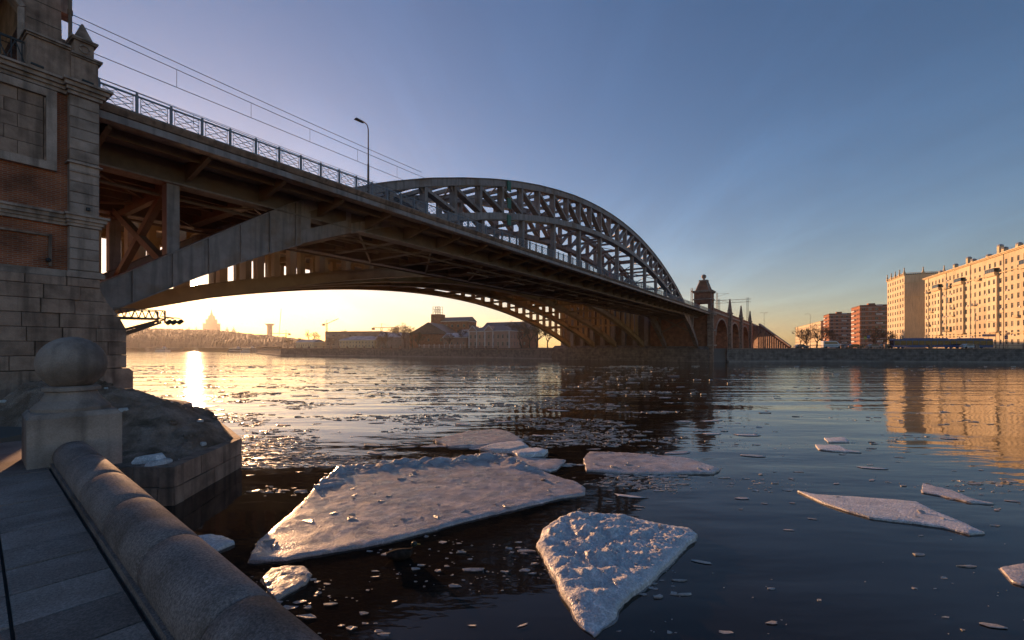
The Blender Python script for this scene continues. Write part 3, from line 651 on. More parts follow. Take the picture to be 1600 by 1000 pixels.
# floodlight platform bracketed off the pier
fp = bthing('floodlight_bracket', 'steel lattice bracket with three floodlights jutting from the pier base', 'floodlight', 6.85, 27, 5)
lb = MB()
for p in (26.4, 27.3):
    lb.beam((6.8, p, 4.9), (8.6, p, 5.72), .07, .10).beam((6.8, p, 5.15), (8.7, p, 5.85), .06, .06).beam((6.8, p, 5.85), (8.75, p, 5.9), .06, .06).beam((8.75, p, 5.7), (8.75, p, 6.3), .06, .06).beam((6.8, p, 6.3), (8.75, p, 6.3), .04, .04)
    for k in range(7): lb.beam((6.9 + k * .27, p, 5.9), (7.03 + k * .27, p, 6.3), .025, .025).beam((7.03 + k * .27, p, 6.3), (7.17 + k * .27, p, 5.9), .025, .025)
lb.box(6.8, 8.75, 26.4, 27.3, 5.9, 5.93); lb.build('lattice_frame', M_STEEL_D, fp)
for k, (s, z) in enumerate(((8.95, 5.75), (9.2, 5.76), (9.5, 5.8))):
    am = MB().beam((8.7, 26.5 + k * .1, 6.02), (s - .02, 26.5 + k * .1, z + .18), .04, .04).build('arm', M_STEEL_D, fp); MB().beam((s - .1, 26.5 + k * .1, z - .08), (s + .08, 26.5 + k * .1, z + .08), .22, .17).build('lamp_head', M_BLACK, am)

# road bridge abutment on the near side and pier walls on the far side
ab = bthing('bridge_pier', 'concrete near abutment carrying the ochre arch ribs', 'pier', 2, 60, 0)
MB().prism_y([(-14, -1), (5.5, -1), (5.5, 3.4), (3.4, 6.2), (-14, 6.2)], 44.3, 77).build('abutment_wall', M_CONC, ab)
MB().box(-14, 2.6, 44.5, 76.8, 6.2, 19.1).build('rear_wall', M_CONC, ab)
fa = bthing('bridge_pier', 'low stone far pier receiving the feet of the ochre ribs', 'pier', 147, 60, 0)
MB().prism_y([(145.4, -1), (152, -1), (152, 5.2), (147.6, 5.2), (145.9, 4.2)], 44.5, 80).build('pier_wall', M_BLOCKW, fa)
MB().box(150.8, 152, 44.6, 78, 5.2, 19.1).build('rear_wall', M_STEEL_D, fa)  # dark colour painted in for the shaded voids behind the ribs
for k in range(9): MB().box(148.4, 150.0, 45.5 + k * 3.9, 46.7 + k * 3.9, 5.2, 18.1).build('wall_pier', M_CONC, fa)
fr_ = bthing('bridge_pier', 'red brick far pier with granite foot under the pyramid roofed tower', 'pier', 148, 34, 0)
MB().prism_y([(144.8, -1), (152, -1), (152, 4.9), (146.0, 4.9), (144.8, 3.9)], 26.2, 44.4).build('granite_foot', M_BLOCKW, fr_)
MB().box(146.4, 152, 26.0, 44, 4.9, 14.4).build('brick_wall', M_BRICK_F, fr_)
for k in range(26):
    z0 = -.5 + k * .62; MB().bevbox(145.6, 147.4, 25.0 + .02 * (k % 2), 26.6, z0 + .01, z0 + .61, .03).build('pilaster_block', M_STONE, fr_)
MB().box(147.6, 150.6, 25.4, 26.5, 5.2, 14.4).build('brick_panel', M_BRICK_F, fr_)
for z in (5.0, 9.6, 14.5): MB().box(145.4, 151.0, 24.8, 26.6, z, z + .4).build('string_course', M_STONE_L, fr_)
# ------------------------------------------------------------------ far tower with pyramid roof and ball
ft = bthing('gatehouse_tower', 'small brick tower with pyramid roof and stone ball on the far pier', 'tower', 149, 28, 15)
c0, c1 = 149.0, 28.2
def arch_poly(w, z0, zs, ztop, W, n=8):
    pts = [(-W, z0), (-w, z0), (-w, zs)] + [(-w * math.cos(math.pi * k / n), zs + w * math.sin(math.pi * k / n)) for k in range(1, n)] + [(w, zs), (w, z0), (W, z0), (W, ztop), (-W, ztop)]
    return pts
mb = MB().prism_y([(c0 + x, z) for x, z in arch_poly(1.2, 15.0, 16.6, 21.4, 2.5)], 25.8, 26.6).prism_y([(c0 + x, z) for x, z in arch_poly(1.2, 15.0, 16.6, 21.4, 2.5)], 29.8, 30.6); mb.build('arched_wall', M_BRICK_F, ft)
MB().box(146.5, 147.1, 26.6, 29.8, 18.2, 21.4).box(150.9, 151.5, 26.6, 29.8, 18.2, 21.4).box(147.1, 150.9, 26.6, 29.8, 19.5, 20.5).build('side_wall', M_BRICK_F, ft)
for dx in (-2.35, 2.05): MB().box(c0 + dx, c0 + dx + .3, 25.68, 25.8, 15, 21.4).build('quoin', M_STONE_L, ft)
rgm = MB()
for k in range(8): a0 = math.pi * k / 8; a1 = math.pi * (k + 1) / 8; rgm.beam((c0 - 1.4 * math.cos(a0), 25.72, 16.6 + 1.4 * math.sin(a0)), (c0 - 1.4 * math.cos(a1), 25.72, 16.6 + 1.4 * math.sin(a1)), .18, .38)
rgm.build('arch_ring', M_STONE_L, ft)
MB().box(146.2, 151.8, 25.4, 31.0, 19.2, 19.45).box(146.2, 151.8, 25.4, 31.0, 21.4, 21.7).box(145.95, 152.05, 25.15, 31.25, 21.701, 22.0).build('cornice', M_STONE_L, ft)
pr = MB().frus(c0, c1, 22.0, 25.1, 2.0, 2.0, .95, .95).build('pyramid_roof', M_BRICK_F, ft)
for i, j in ((-1, -1), (1, -1), (1, 1), (-1, 1)): MB().beam((c0 + i * 2.0, c1 + j * 2.0, 22.0), (c0 + i * .95, c1 + j * .95, 25.1), .3, .3).build('hip_rib', M_STONE_L, pr)
MB().box(c0 - 1.25, c0 + 1.25, c1 - 1.25, c1 + 1.25, 25.1, 25.4).build('roof_cap', M_STONE_L, pr)
MB().lathe([(.5, 25.4), (.35, 25.7), (.3, 25.9)], c0, c1, 12).ball((c0, c1, 26.55), .72, 14, 9).build('stone_ball', M_STONE_L, ft, True)
MB().box(147.1, 150.9, 25.45, 25.7, 15.0, 15.9).build('parapet', M_STONE, ft)

# ------------------------------------------------------------------ brick viaduct beyond the far tower
vd = bthing('brick_viaduct', 'red brick approach viaduct with arches and obelisk topped piers', 'viaduct', 180, 30, 4)
sp_ = [152.6, 183, 214, 247]
for a, b in zip(sp_, sp_[1:]):
    c = (a + b) / 2; W = (b - a) / 2 - 2.2; w_ = W - 1.5; pts = [(c - W - .6, 4.2), (c - w_, 4.2), (c - w_, 8.5)] + [(c - w_ * math.cos(math.pi * k / 10), 8.5 + 5.6 * math.sin(math.pi * k / 10)) for k in range(1, 10)] + [(c + w_, 8.5), (c + w_, 4.2), (c + W + .6, 4.2), (c + W + .6, 15.4), (c - W - .6, 15.4)]
    MB().prism_y(pts, 26.0, 41).build('arch_span', M_BRICK_F, vd)
    rm = MB()
    for k in range(10):
        q = lambda t: (c - (w_ + .3) * math.cos(t), 25.9, 8.5 + 5.9 * math.sin(t)); rm.beam(q(math.pi * k / 10), q(math.pi * (k + 1) / 10), .2, .6)
    rm.build('arch_ring', M_STONE_L, vd)
MB().box(151.2, 300, 25.6, 41, 15.4, 16.0).build('cornice', M_STONE_L, vd); MB().box(151.2, 300, 25.8, 26.3, 16.0, 17.0).build('parapet', M_BRICK_F, vd)
MB().box(249, 300, 26.0, 41, 4.2, 15.4).build('abutment', M_BRICK_F, vd)
for s in sp_[1:]:
    pb = MB().box(s - 1.7, s + 1.7, 24.9, 26.2, 4.2, 17.0).build('buttress', M_STONE, vd)
    MB().box(s - 1.9, s + 1.9, 24.7, 26.6, 17.0, 17.4).build('buttress_cap', M_STONE_L, pb)
    MB().box(s - .9, s + .9, 25.0, 26.3, 17.4, 18.4).frus(s, 25.6, 18.4, 22.4, .7, .62, .2, .2).build('obelisk', M_STONE, pb)
# ramp with stair beside the viaduct
rp = thing('stair_ramp', 'stone flanked stair ramp descending from the viaduct to the embankment', 'ramp', (118, 200, 4.2))
A_ = Vector((at(1187, 205), 205, zat(507, 205))); B_ = Vector((at(1236, 190), 190, 4.6))
for off, nm, m in ((0, 'flank_wall', M_BRICK_F), (5, 'rear_wall', M_STONE)):
    mb = MB(); o_ = Vector((0, off, 0)) - Vector((118, 200, 4.2)); a = A_ + o_; b = B_ + o_; z0 = 0.0
    vs = [(a.x, a.y, z0), (b.x, b.y, z0), (b.x, b.y, b.z + .1), (a.x, a.y, a.z)]; vs += [(x, y + .6, z) for x, y, z in vs]; mb.add(vs, MB.BF); mb.build(nm, m, rp)
    mb = MB().beam(a + Vector((0, .2, .25)), b + Vector((0, .2, .35)), 1.0, .5); mb.build('coping', M_STONE_L, rp)
stp = MB()
for k in range(14):
    q = A_ + (B_ - A_) * ((k + .5) / 14) - Vector((118, 200, 4.2)); stp.box(q.x - .75, q.x + .75, q.y + .7, q.y + 4.9, 0, q.z - .2)
stp.build('stair_flight', M_STONE, rp)

# ------------------------------------------------------------------ overhead wires, lamps and masts on the bridge
def wire(label, p, z, s0, s1, sag, drop=None):
    t = bthing('overhead_wire', label, 'wire', s0, p, z)
    pts = []
    for k in range(41):
        s = s0 + (s1 - s0) * k / 40; pts.append((s, p, z - sag * (1 - (2 * ((s - s0) % 40) / 40 - 1) ** 2)))
    MB().tube(pts, .022, 4).build('cable', M_WIRE, t)
    if drop:
        s = s0 + 4.3
        while s < s1 - 1:
            MB().tube([(s, p, z - sag * (1 - (2 * ((s - s0) % 40) / 40 - 1) ** 2)), (s, p, drop)], .014, 4).build('dropper', M_WIRE, t); s += 4.6
wire('sagging messenger wire with droppers over the railway track', 34.0, 22.6, 3, 34, .3, 21.25)
wire('taut contact wire hung below the messenger wire', 34.0, 21.25, 3, 34, 0)
wire('thin feeder wire highest above the railway', 34.4, 23.2, 3, 34, .2)
wire('lower taut wire over the walkway edge of the railway', 31.5, 18.9, 3, 30, .2, 18.1)
def street_lamp(label, s, p, z, h, arm, frame='b', heads=1, world=None, rz=None, hm=M_STEEL_D):
    if world is None: t = thing('street_lamp', label, 'lamp', bw(s, p, z), BROT)
    else: t = thing('street_lamp', label, 'lamp', world, rz or 0)
    MB().lathe([(.13, 0), (.13, .5), (.08, .6), (.07, h * .5), (.05, h * .5 + .05), (.04, h)], 0, 0, 8).build('mast', hm, t)
    for sg in ([-1] if heads == 1 else [-1, 1]):
        MB().tube([(0, 0, h), (sg * arm * .15, 0, h + .28), (sg * arm * .5, 0, h + .36), (sg * arm, 0, h + .3)], .035, 6).build('arm', hm, t)
        MB().add([(sg * arm + a, b, h + c) for a, b, c in ((-.35, -.13, .24), (.35, -.1, .26), (.35, .1, .26), (-.35, .13, .24), (-.3, -.1, .36), (.25, -.07, .36), (.25, .07, .36), (-.3, .1, .36))], MB.BF).build('lamp_head', hm, t)
    return t
street_lamp('single armed street lamp standing on the bridge walkway railing', 20.7, 26.2, 15.0, 5.0, .75)
for k, (s, lab) in enumerate(((127, 'slim street lamp on the far end of the bridge deck'), (136, 'slim street lamp on the deck close to the pyramid roofed tower'))): street_lamp(lab, s, 41.5, 15.0, 6.0, 1.6)
def cat_mast(label, s, p, z, h, arm):
    t = bthing('catenary_mast', label, 'mast', s, p, z); mb = MB()
    for i, j in ((-.25, -.25), (.25, -.25), (.25, .25), (-.25, .25)): mb.beam((s + i, p + j, z), (s + i * .7, p + j * .7, z + h), .07, .07)
    k = 0
    while k < h - .8: mb.beam((s - .25, p - .25, z + k), (s + .25, p - .25, z + k + .7), .04, .04).beam((s + .25, p + .25, z + k), (s - .25, p + .25, z + k + .7), .04, .04).beam((s + .25, p - .25, z + k), (s + .25, p + .25, z + k + .7), .04, .04); k += .7
    mb.build('lattice_mast', M_STEEL_D, t)
    MB().beam((s, p, z + h - 1.5), (s - arm * .3, p + arm, z + h - .4), .07, .07).beam((s, p, z + h - .3), (s - arm * .3, p + arm, z + h - .4), .05, .05).build('cantilever', M_STEEL_D, t)
cat_mast('lattice catenary mast by the pyramid roofed tower', 143, 30.5, 15, 7.5, -4)
cat_mast('lattice catenary mast above the first viaduct pier', 186, 30.5, 16, 9.5, -4)
cat_mast('lattice catenary mast above the second viaduct pier', 218, 30.5, 16, 10, 5)
gn = bthing('catenary_gantry', 'steel catenary gantry spanning the tracks beyond the viaduct', 'gantry', 250, 34, 16)
for p in (27, 40):
    mb = MB()
    for i, j in ((-.3, -.3), (.3, -.3), (.3, .3), (-.3, .3)): mb.beam((250 + i, p + j, 16), (250 + i, p + j, 29.5), .1, .1)
    for k in range(13): mb.beam((249.7, p - .3, 16 + k), (249.7, p + .3, 17 + k), .06, .06).beam((249.7, p + .3, 16 + k), (250.3, p + .3, 17 + k), .06, .06)
    mb.build('lattice_leg', M_STEEL_D, gn)
mb = MB()
for dz in (27.2, 28.6):
    for ds in (-.3, .3): mb.beam((250 + ds, 25.5, dz), (250 + ds, 42, dz), .1, .1)
for k in range(11): mb.beam((249.7, 25.5 + k * 1.5, 27.2 if k % 2 else 28.6), (249.7, 27 + k * 1.5, 28.6 if k % 2 else 27.2), .07, .07)
mb.build('lattice_beam', M_STEEL_D, gn)

# ------------------------------------------------------------------ near promenade: paving, granite roller parapet, ball pedestal
EROT = math.atan2(.769, .639); PZ = 2.75
def ew(q, e, z=0.0): return Vector((q * .639 - e * .769, q * .769 + e * .639, z))
pv = MB().box(-14, .72, -8, 12.5, 1.5, PZ - .03).build('pavement', M_JOINT, None, False, (0, 0, 0), EROT); struct(pv, 'granite paved promenade behind the roller parapet')
for r_ in range(4):
    q1 = .70 - r_ * .55; e = .35 + (r_ % 2) * 0.0
    while e < 9.3:
        dz = rnd.uniform(-.003, .003)
        sm = MB().add([(q1 - .54, e + .006, PZ - .1), (q1, e + .006, PZ - .1), (q1, e + .544, PZ - .1), (q1 - .54, e + .544, PZ - .1), (q1 - .535, e + .011, PZ + dz), (q1 - .005, e + .011, PZ + dz), (q1 - .005, e + .539, PZ + dz), (q1 - .535, e + .539, PZ + dz)], MB.BF)
        sm.build('paving_slab', M_GRANP, pv); e += .55
MB().box(-14, -1.53, -8, 12.5, PZ - .028, PZ - .002).build('outer_paving', M_GRANP, pv)
MB().box(-1.5, .70, 9.31, 12.5, PZ - .028, PZ - .003).build('outer_paving', M_GRANP, pv)
par = thing('roller_parapet', 'round granite roller parapet running along the promenade edge', 'parapet', ew(.95, 4, PZ), EROT); OFF[par.name] = Vector((.95, 4, PZ))
MB().box(.725, 1.3, -8, 9.4, -1, PZ + .05).build('river_wall', M_GRAN, par)
RR = .225; e = 9.38; i = 0
while e > -4:
    ln = 1.32; e0 = e - ln; m_ = MB(); n = 40; zc = PZ + .12; b = 0
    rings = [(e - .006, RR - .014), (e - .02, RR - .002)] + [(e - .02 - (ln - .04) * k / 6, RR) for k in range(1, 6)] + [(e0 + .02, RR - .002), (e0 + .006, RR - .014)]
    for ee, rr in rings: m_.v.extend([(.965 + rr * math.cos(2 * math.pi * k / n) + .001 * i % .003, ee, zc + rr * math.sin(2 * math.pi * k / n)) for k in range(n)])
    for j in range(len(rings) - 1):
        for k in range(n): a = j * n + k; c = j * n + (k + 1) % n; m_.f.append((a, c, c + n, a + n))
    m_.f.append(tuple(range(n - 1, -1, -1))); m_.f.append(tuple((len(rings) - 1) * n + k for k in range(n)))
    m_.build('granite_segment', M_GRAN, par, True); e = e0; i += 1
ped = thing('ball_pedestal', 'stone ball on flared neck and square block at the parapet end', 'pedestal', ew(1.01, 9.92, PZ), EROT)
pb = MB(); 
for z0, z1, a0, a1 in ((-.1, .70, .52, .52), (.70, .77, .52, .47)): pb.frus(0, 0, z0, z1, a0, a0, a1, a1)
pb.build('pedestal_block', M_STONE_L, ped)
MB().lathe([(.46, .77), (.46, .82), (.43, .86), (.36, .93), (.31, 1.02), (.30, 1.06), (.34, 1.08), (.34, 1.13), (.30, 1.15)], 0, 0, 40).build('flared_neck', M_STONE_L, ped, False)
prof = [(.42 * math.sin(t), 1.50 - .42 * math.cos(t)) for t in [.55 + (math.pi - .56) * k / 20 for k in range(21)]]
MB().lathe(prof, 0, 0, 48).build('stone_ball', M_STONE_L, ped, True)
lw = thing('stone_wall', 'low block wall beside the ball pedestal', 'wall', ew(-1.2, 10, PZ), EROT)
for k in range(3): MB().bevbox(-1.6 + k * .95, -.67 + k * .95, -.35, .35, -.05, .72, .02).build('wall_block', M_STONE, lw)
MB().box(-1.65, 1.27, -.4, .4, .721, .80).build('coping', M_STONE_L, lw)

# ------------------------------------------------------------------ lower quay with heap of dirty snow
gr = MB().prism_z([(-14.2, 13.6), (-14.6, 20.5), (-16.2, 21.5), (-40, 6), (-40, -5), (-12, -3)][::-1], -1, 2.0); struct(gr.build('near_ground', M_SOIL), 'trampled ground at the foot of the brick pier')
qy = thing('stone_quay', 'low stone block quay jutting into the river below the pier', 'quay', (-9.6, 12.75, 0)); OFF[qy.name] = Vector((-9.6, 12.75, 0))
MB().prism_z([(-9.66, 12.81), (-10.26, 16.88), (-13.7, 20.8), (-16, 21.9), (-15.5, 12.81)], -1, 1.0).build('core', M_JOINT, qy)
def quay_face(a, b, nb, skip=0):
    a = Vector((*a, 0)); b = Vector((*b, 0)); t = (b - a).normalized(); nn = Vector((t.y, -t.x, 0)); L_ = (b - a).length
    for r_, (z0, z1) in enumerate(((-.6, -.02), (0.0, .5), (.52, 1.1))):
        k = 0.0
        while k < L_ - .05:
            ln = min(L_ - k, L_ / nb * (.6 if (k == 0 and r_ % 2) else 1)); o = rnd.uniform(-.012, .012)
            p = [a + t * (k + .008) - nn * o, a + t * (k + ln - .008) - nn * o, a + t * (k + ln - .008) + nn * -.4, a + t * (k + .008) + nn * -.4]
            MB().prism_z([(x.x, x.y) for x in p], z0, z1 - rnd.uniform(0, .015)).build('quay_block', M_STONE, qy); k += ln
quay_face((-9.6, 12.75), (-10.2, 16.9), 3); quay_face((-10.2, 16.9), (-13.6, 20.8), 3); quay_face((-15.5, 12.75), (-9.62, 12.75), 5)
RID = [(-20, 3.4), (-15.5, 3.35), (-14.6, 3.2), (-13.6, 2.92), (-12.8, 2.63), (-11.8, 2.05), (-11.2, 1.75), (-10.5, 1.30), (-10.15, 1.08), (-9, 1.0)]
def ridge(x):
    for (a, za), (b, zb) in zip(RID, RID[1:]):
        if x <= b: return za + (zb - za) * max(0, (x - a)) / (b - a)
    return 1.0
sp = MB(); NX, NY = 90, 80
for j in range(NY):
    for i in range(NX):
        y = 12.85 + (20.5 - 12.85) * j / (NY - 1); xr = -9.75 - (y - 12.85) * .16 - .05 if y < 16.8 else -10.43 - (y - 16.8) * .87; x = -17 + (xr + 17) * i / (NX - 1)
        t = max(0.0, min(1.0, (y - 12.85) / 3.2)); k = (t * t * (3 - 2 * t)) * (1 if y < 16.3 else max(0, 1 - (y - 16.3) / 5.0))
        edge = min(1, (xr - x) / .5, 1)
        h = 1.04 + (ridge(x) - 1.06) * (.08 + .92 * k) * (.25 + .75 * edge) + (.12 * fbm(x, y, 1.3, 4) + .05 * fbm(x, y, 5, 3)) * min(1, .3 + k) * edge
        sp.v.append((x, y, max(1.02, h)))
for j in range(NY - 1):
    for i in range(NX - 1): a = j * NX + i; sp.f.append((a, a + 1, a + 1 + NX, a + NX))
heap = tag(sp.build('snow_heap', M_SNOWD), 'heap of dirty refrozen snow piled on the stone quay', 'snow heap')
def chunk(rx, ry, rz_, seed, m=M_ICEW, n=7):
    r = random.Random(seed); mb = MB(); a0 = [2 * math.pi * (k + r.uniform(-.3, .3)) / n for k in range(n)]; rr = [r.uniform(.62, 1.15) for _ in range(n)]
    for z, s in ((-.3, .92), (.35, 1.0), (1.0, .78)): mb.v.extend([(rx * rr[k] * s * math.cos(a0[k]), ry * rr[k] * s * math.sin(a0[k]), rz_ * (z + r.uniform(-.12, .12))) for k in range(n)])
    for l in range(2):
        for k in range(n): a = l * n + k; c = l * n + (k + 1) % n; mb.f.append((a, c, c + n, a + n))
    mb.v.append((0, 0, rz_ * 1.05))
    for k in range(n): mb.f.append((2 * n + k, 2 * n + (k + 1) % n, 3 * n))
    return mb.mesh('ice_chunk', m)
for k, (x, y, z, a, b, c, lab) in enumerate(((-10.75, 13.35, 1.1, .50, .26, .2, 'white ice slab lying on the quay edge under the snow heap'), (-10.35, 13.2, 1.06, .42, .25, .13, 'thin grey ice slab beside the white slab on the quay'))):
    o = link('ice_block', chunk(a, b, c, 40 + k, M_ICEW if k == 0 else M_ICE), None, (x, y, z), .3 + k); tag(o, lab, 'ice block', None)

r = random.Random(9); cl = [chunk(1, .8, .6, 60 + k, M_SNOWD if k % 3 else M_ICEW, 8) for k in range(6)]
for k in range(120):
    v = sp.v[r.randrange(len(sp.v))]
    if v[0] > -10.1 or v[1] > 17.5: continue
    o = link('snow_clod', cl[k % 6], heap, (v[0], v[1], v[2] - .01), r.uniform(0, 6)); sc1 = .03 + .16 * r.random() ** 3; o.scale = (sc1, sc1, sc1)
# ------------------------------------------------------------------ ice floes
def inside(pt, poly):
    x, y = pt; c = False; j = len(poly) - 1
    for i in range(len(poly)):
        xi, yi = poly[i]; xj, yj = poly[j]
        if (yi > y) != (yj > y) and x < (xj - xi) * (y - yi) / (yj - yi) + xi: c = not c
        j = i
    return c
def dist_edge(pt, poly):
    p = Vector(pt); d = 1e9
    for a, b in zip(poly, poly[1:] + poly[:1]):
        a = Vector(a); b = Vector(b); t = max(0, min(1, (p - a).dot(b - a) / max(1e-9, (b - a).length_squared))); d = min(d, (p - a - (b - a) * t).length)
    return d
FLOES = []
def floe(name, label, px, thick, m, height, step, seed, jag=.04):
    r = random.Random(seed)
    poly = [Vector(wat(u, v, thick * .8)) for u, v in px]
    area = sum(a.x * b.y - b.x * a.y for a, b in zip(poly, poly[1:] + poly[:1]))
    if area < 0: poly.reverse()
    ref = []
    for a, b in zip(poly, poly[1:] + poly[:1]):
        L_ = (b - a).length; n = max(1, int(L_ / max(step * .6, .06))); nn = Vector((b.y - a.y, a.x - b.x)).normalized()
        for k in range(n):
            t = k / n; q = a + (b - a) * t; ref.append(tuple(q + nn * (jag * fbm(q.x, q.y, 2.5, 3, seed) + jag * .35 * fbm(q.x, q.y, 11, 2, seed) if L_ > .02 else 0)))
    xs = [p[0] for p in ref]; ys = [p[1] for p in ref]; pts = [Vector(p) for p in ref]; nb = len(pts)
    y = min(ys)
    while y < max(ys):
        x = min(xs)
        while x < max(xs):
            q = (x + r.uniform(-.35, .35) * step, y + r.uniform(-.35, .35) * step)
            if inside(q, ref) and dist_edge(q, ref) > step * .45: pts.append(Vector(q))
            x += step
        y += step
    vs, es, fs, _, _, _ = delaunay_2d_cdt(pts, [], [list(range(nb))], 1, 1e-6)
    cx = sum(xs) / len(xs); cy = sum(ys) / len(ys)
    mb = MB(); nt = len(vs); onb = [dist_edge(v, ref) < 1e-4 for v in vs]
    for v, eb in zip(vs, onb):
        z = thick * (.75 if eb else 1.0) + height(v.x, v.y, 0 if eb else dist_edge(v, ref)); mb.v.append((v.x - cx, v.y - cy, z))
    for f in fs: mb.f.append(tuple(f))
    # skirt from the rim down under water
    cnt = {}
    for f in fs:
        for a, b in zip(f, list(f[1:]) + [f[0]]): cnt[(a, b)] = cnt.get((a, b), 0) + 1
    low = {}
    for (a, b) in list(cnt):
        if (b, a) not in cnt:
            for k in (a, b):
                if k not in low:
                    v = vs[k]; d = Vector((v.x - cx, v.y - cy)).normalized() * .012; low[k] = (len(mb.v), len(mb.v) + 1, len(mb.v) + 2); mb.v.append((v.x - cx + d.x, v.y - cy + d.y, thick * .25)); mb.v.append((v.x - cx + d.x * .2, v.y - cy + d.y * .2, -.12)); mb.v.append(mb.v[k])
            mb.f.append((low[a][2], low[a][0], low[b][0], low[b][2])); mb.f.append((low[a][0], low[a][1], low[b][1], low[b][0]))
    o = mb.build(name, m, None, True, (cx, cy, 0)); tag(o, label, 'ice floe')
    wr = MB(); nn_ = len(ref)
    for k, (x_, y_) in enumerate(ref):
        xa_, ya_ = ref[k - 1]; xb_, yb_ = ref[(k + 1) % nn_]; t_ = Vector((xb_ - xa_, yb_ - ya_)); t_ = t_.normalized() if t_.length > 1e-6 else Vector((1, 0)); w_ = max(.008, .025 + .05 * fbm(x_, y_, 1.6, 3, seed + 5))
        wr.v.extend([(x_ - cx, y_ - cy, .016), (x_ - cx + t_.y * w_, y_ - cy - t_.x * w_, .010), (x_ - cx + t_.y * w_, y_ - cy - t_.x * w_, -.05)])
    for k in range(nn_): a_ = 3 * k; b_ = 3 * ((k + 1) % nn_); wr.f.append((a_, a_ + 1, b_ + 1, b_)); wr.f.append((a_ + 1, a_ + 2, b_ + 2, b_ + 1))
    q_ = wr.build('wet_rim', M_ICER, o); q_.location = (0, 0, 0); FLOES.append(ref); OFF[o.name] = Vector((cx, cy, 0)); return o, ref
F1 = [(389, 876), (401, 846), (443, 811), (471, 786), (499, 755), (534, 729), (576, 729), (618, 722), (677, 718), (730, 716), (761, 709), (800, 716), (828, 729), (870, 744), (901, 753), (914, 762), (912, 772), (870, 778), (842, 785), (800, 795), (747, 807), (695, 821), (642, 835), (590, 848), (520, 860), (450, 872)]
rim = [Vector(wat(u, v, .1)) for u, v in F1[4:13]]
def h1(x, y, d):
    dm = min((Vector((x, y)) - a).length for a in rim_s)
    rg_ = math.exp(-(dm / .55) ** 2)
    return .012 * fbm(x, y, 1.2, 3) + .008 * fbm(x, y, 8, 2) + (.17 * max(0, .5 + fbm(x, y, 2.2, 4)) * rg_ if d >= 0 else 0) * (1 if d > 0 else .55) + .012 * max(0, fbm(x, y, 7, 2))
rim_s = []
for a, b in zip(rim, rim[1:]):
    for k in range(6): rim_s.append(a + (b - a) * k / 6)
f1, P1 = floe('ice_floe', 'largest grey ice floe with a crusted ridge along one edge', F1, .065, M_ICE, h1, .08, 1)
F3 = [(840, 849), (849, 825), (873, 809), (898, 801), (940, 804), (975, 804), (1010, 814), (1045, 821), (1076, 825), (1090, 834), (1066, 856), (1041, 881), (1010, 909), (971, 937), (964, 958), (943, 972), (929, 986), (908, 972), (894, 947), (870, 905), (852, 874)]
def h3(x, y, d):
    t = max(0, min(1, (y - 7.4) / 2.2)); c = max(0, .35 + fbm(x, y, 2.6, 4, 5)); ln = max(0, 1 - max(0, x - 1.9) / 1.2)
    return min(1, d / .22) * ((.13 * c + .07 * abs(fbm(x, y, 5.5, 3, 9))) * (.25 + .75 * t) * (.35 + .65 * ln) + .045 * fbm(x, y, 12, 4) * (.3 + .7 * t)) - (.10 * max(0, 1 - (y - 7.05) / .7) if y < 7.75 else 0)
f3, P3 = floe('ice_floe', 'thick white snow crusted triangular ice floe', F3, .12, M_ICEW, h3, .045, 3)
small = lambda x, y, d: .012 * fbm(x, y, 2, 3) + .02 * max(0, fbm(x, y, 6, 3))
floe('ice_floe', 'small rounded ice floe close beside the roller parapet', [(410, 902), (425, 888), (450, 883), (474, 884), (485, 895), (478, 909), (450, 923), (432, 935), (418, 923)], .07, M_ICES, lambda x, y, d: .03 * max(0, fbm(x, y, 9, 3)), .06, 2, .02)
f4, P4 = floe('ice_floe', 'long smooth lens shaped pale ice floe on the blue water', [(1247, 766), (1276, 772), (1330, 775), (1397, 780), (1431, 783), (1459, 797), (1501, 814), (1537, 831), (1515, 833), (1473, 822), (1425, 815), (1364, 808), (1324, 797), (1285, 784)], .07, M_ICEW, lambda x, y, d: .006 * fbm(x, y, 1, 2), .14, 4, .02)
f5, P5 = floe('ice_floe', 'flat oblong grey ice floe beyond the triangular one', [(912, 716), (921, 705), (975, 707), (1031, 711), (1073, 715), (1104, 725), (1125, 732), (1115, 738), (1045, 739), (975, 738), (917, 734)], .08, M_ICE, small, .14, 5)
floe('ice_floe', 'angular thin ice plate just behind the largest floe', [(677, 687), (730, 674), (775, 670), (796, 674), (817, 687), (751, 697), (702, 697)], .10, M_ICE, small, .16, 6)
floe('ice_floe', 'bright narrow ice plate overlapping the angular plate', [(751, 699), (770, 693), (814, 688), (826, 697), (800, 704), (765, 703)], .16, M_ICEW, small, .12, 7)
floe('ice_floe', 'smooth whitish ice lens beside the narrow plate', [(800, 705), (828, 699), (856, 702), (849, 708), (810, 710)], .18, M_ICEW, small, .12, 8, .02)
floe('ice_floe', 'dull pointed ice plate touching the largest floe', [(793, 713), (884, 718), (870, 732), (859, 735), (833, 731)], .07, M_ICE, small, .14, 9, .02)
floe('ice_floe', 'white ice sliver beside the roller parapet wall', [(300, 838), (330, 834), (349, 837), (367, 846), (339, 857), (312, 852)], .09, M_ICEW, small, .1, 10, .03)
floe('ice_floe', 'faint elongated ice plate beside the lens shaped floe', [(1442, 755), (1487, 766), (1524, 780), (1552, 786), (1516, 784), (1473, 774), (1440, 768)], .05, M_ICE, small, .14, 11, .03)
floe('ice_floe', 'small squarish pale ice plate on the mirrored apartment block', [(1288, 684), (1320, 683), (1327, 690), (1294, 690)], .06, M_ICEW, small, .2, 12, .03)
floe('ice_floe', 'white ice sliver just under the squarish plate', [(1274, 694), (1312, 696), (1322, 702), (1345, 706), (1300, 704), (1278, 701)], .06, M_ICEW, small, .2, 13, .03)
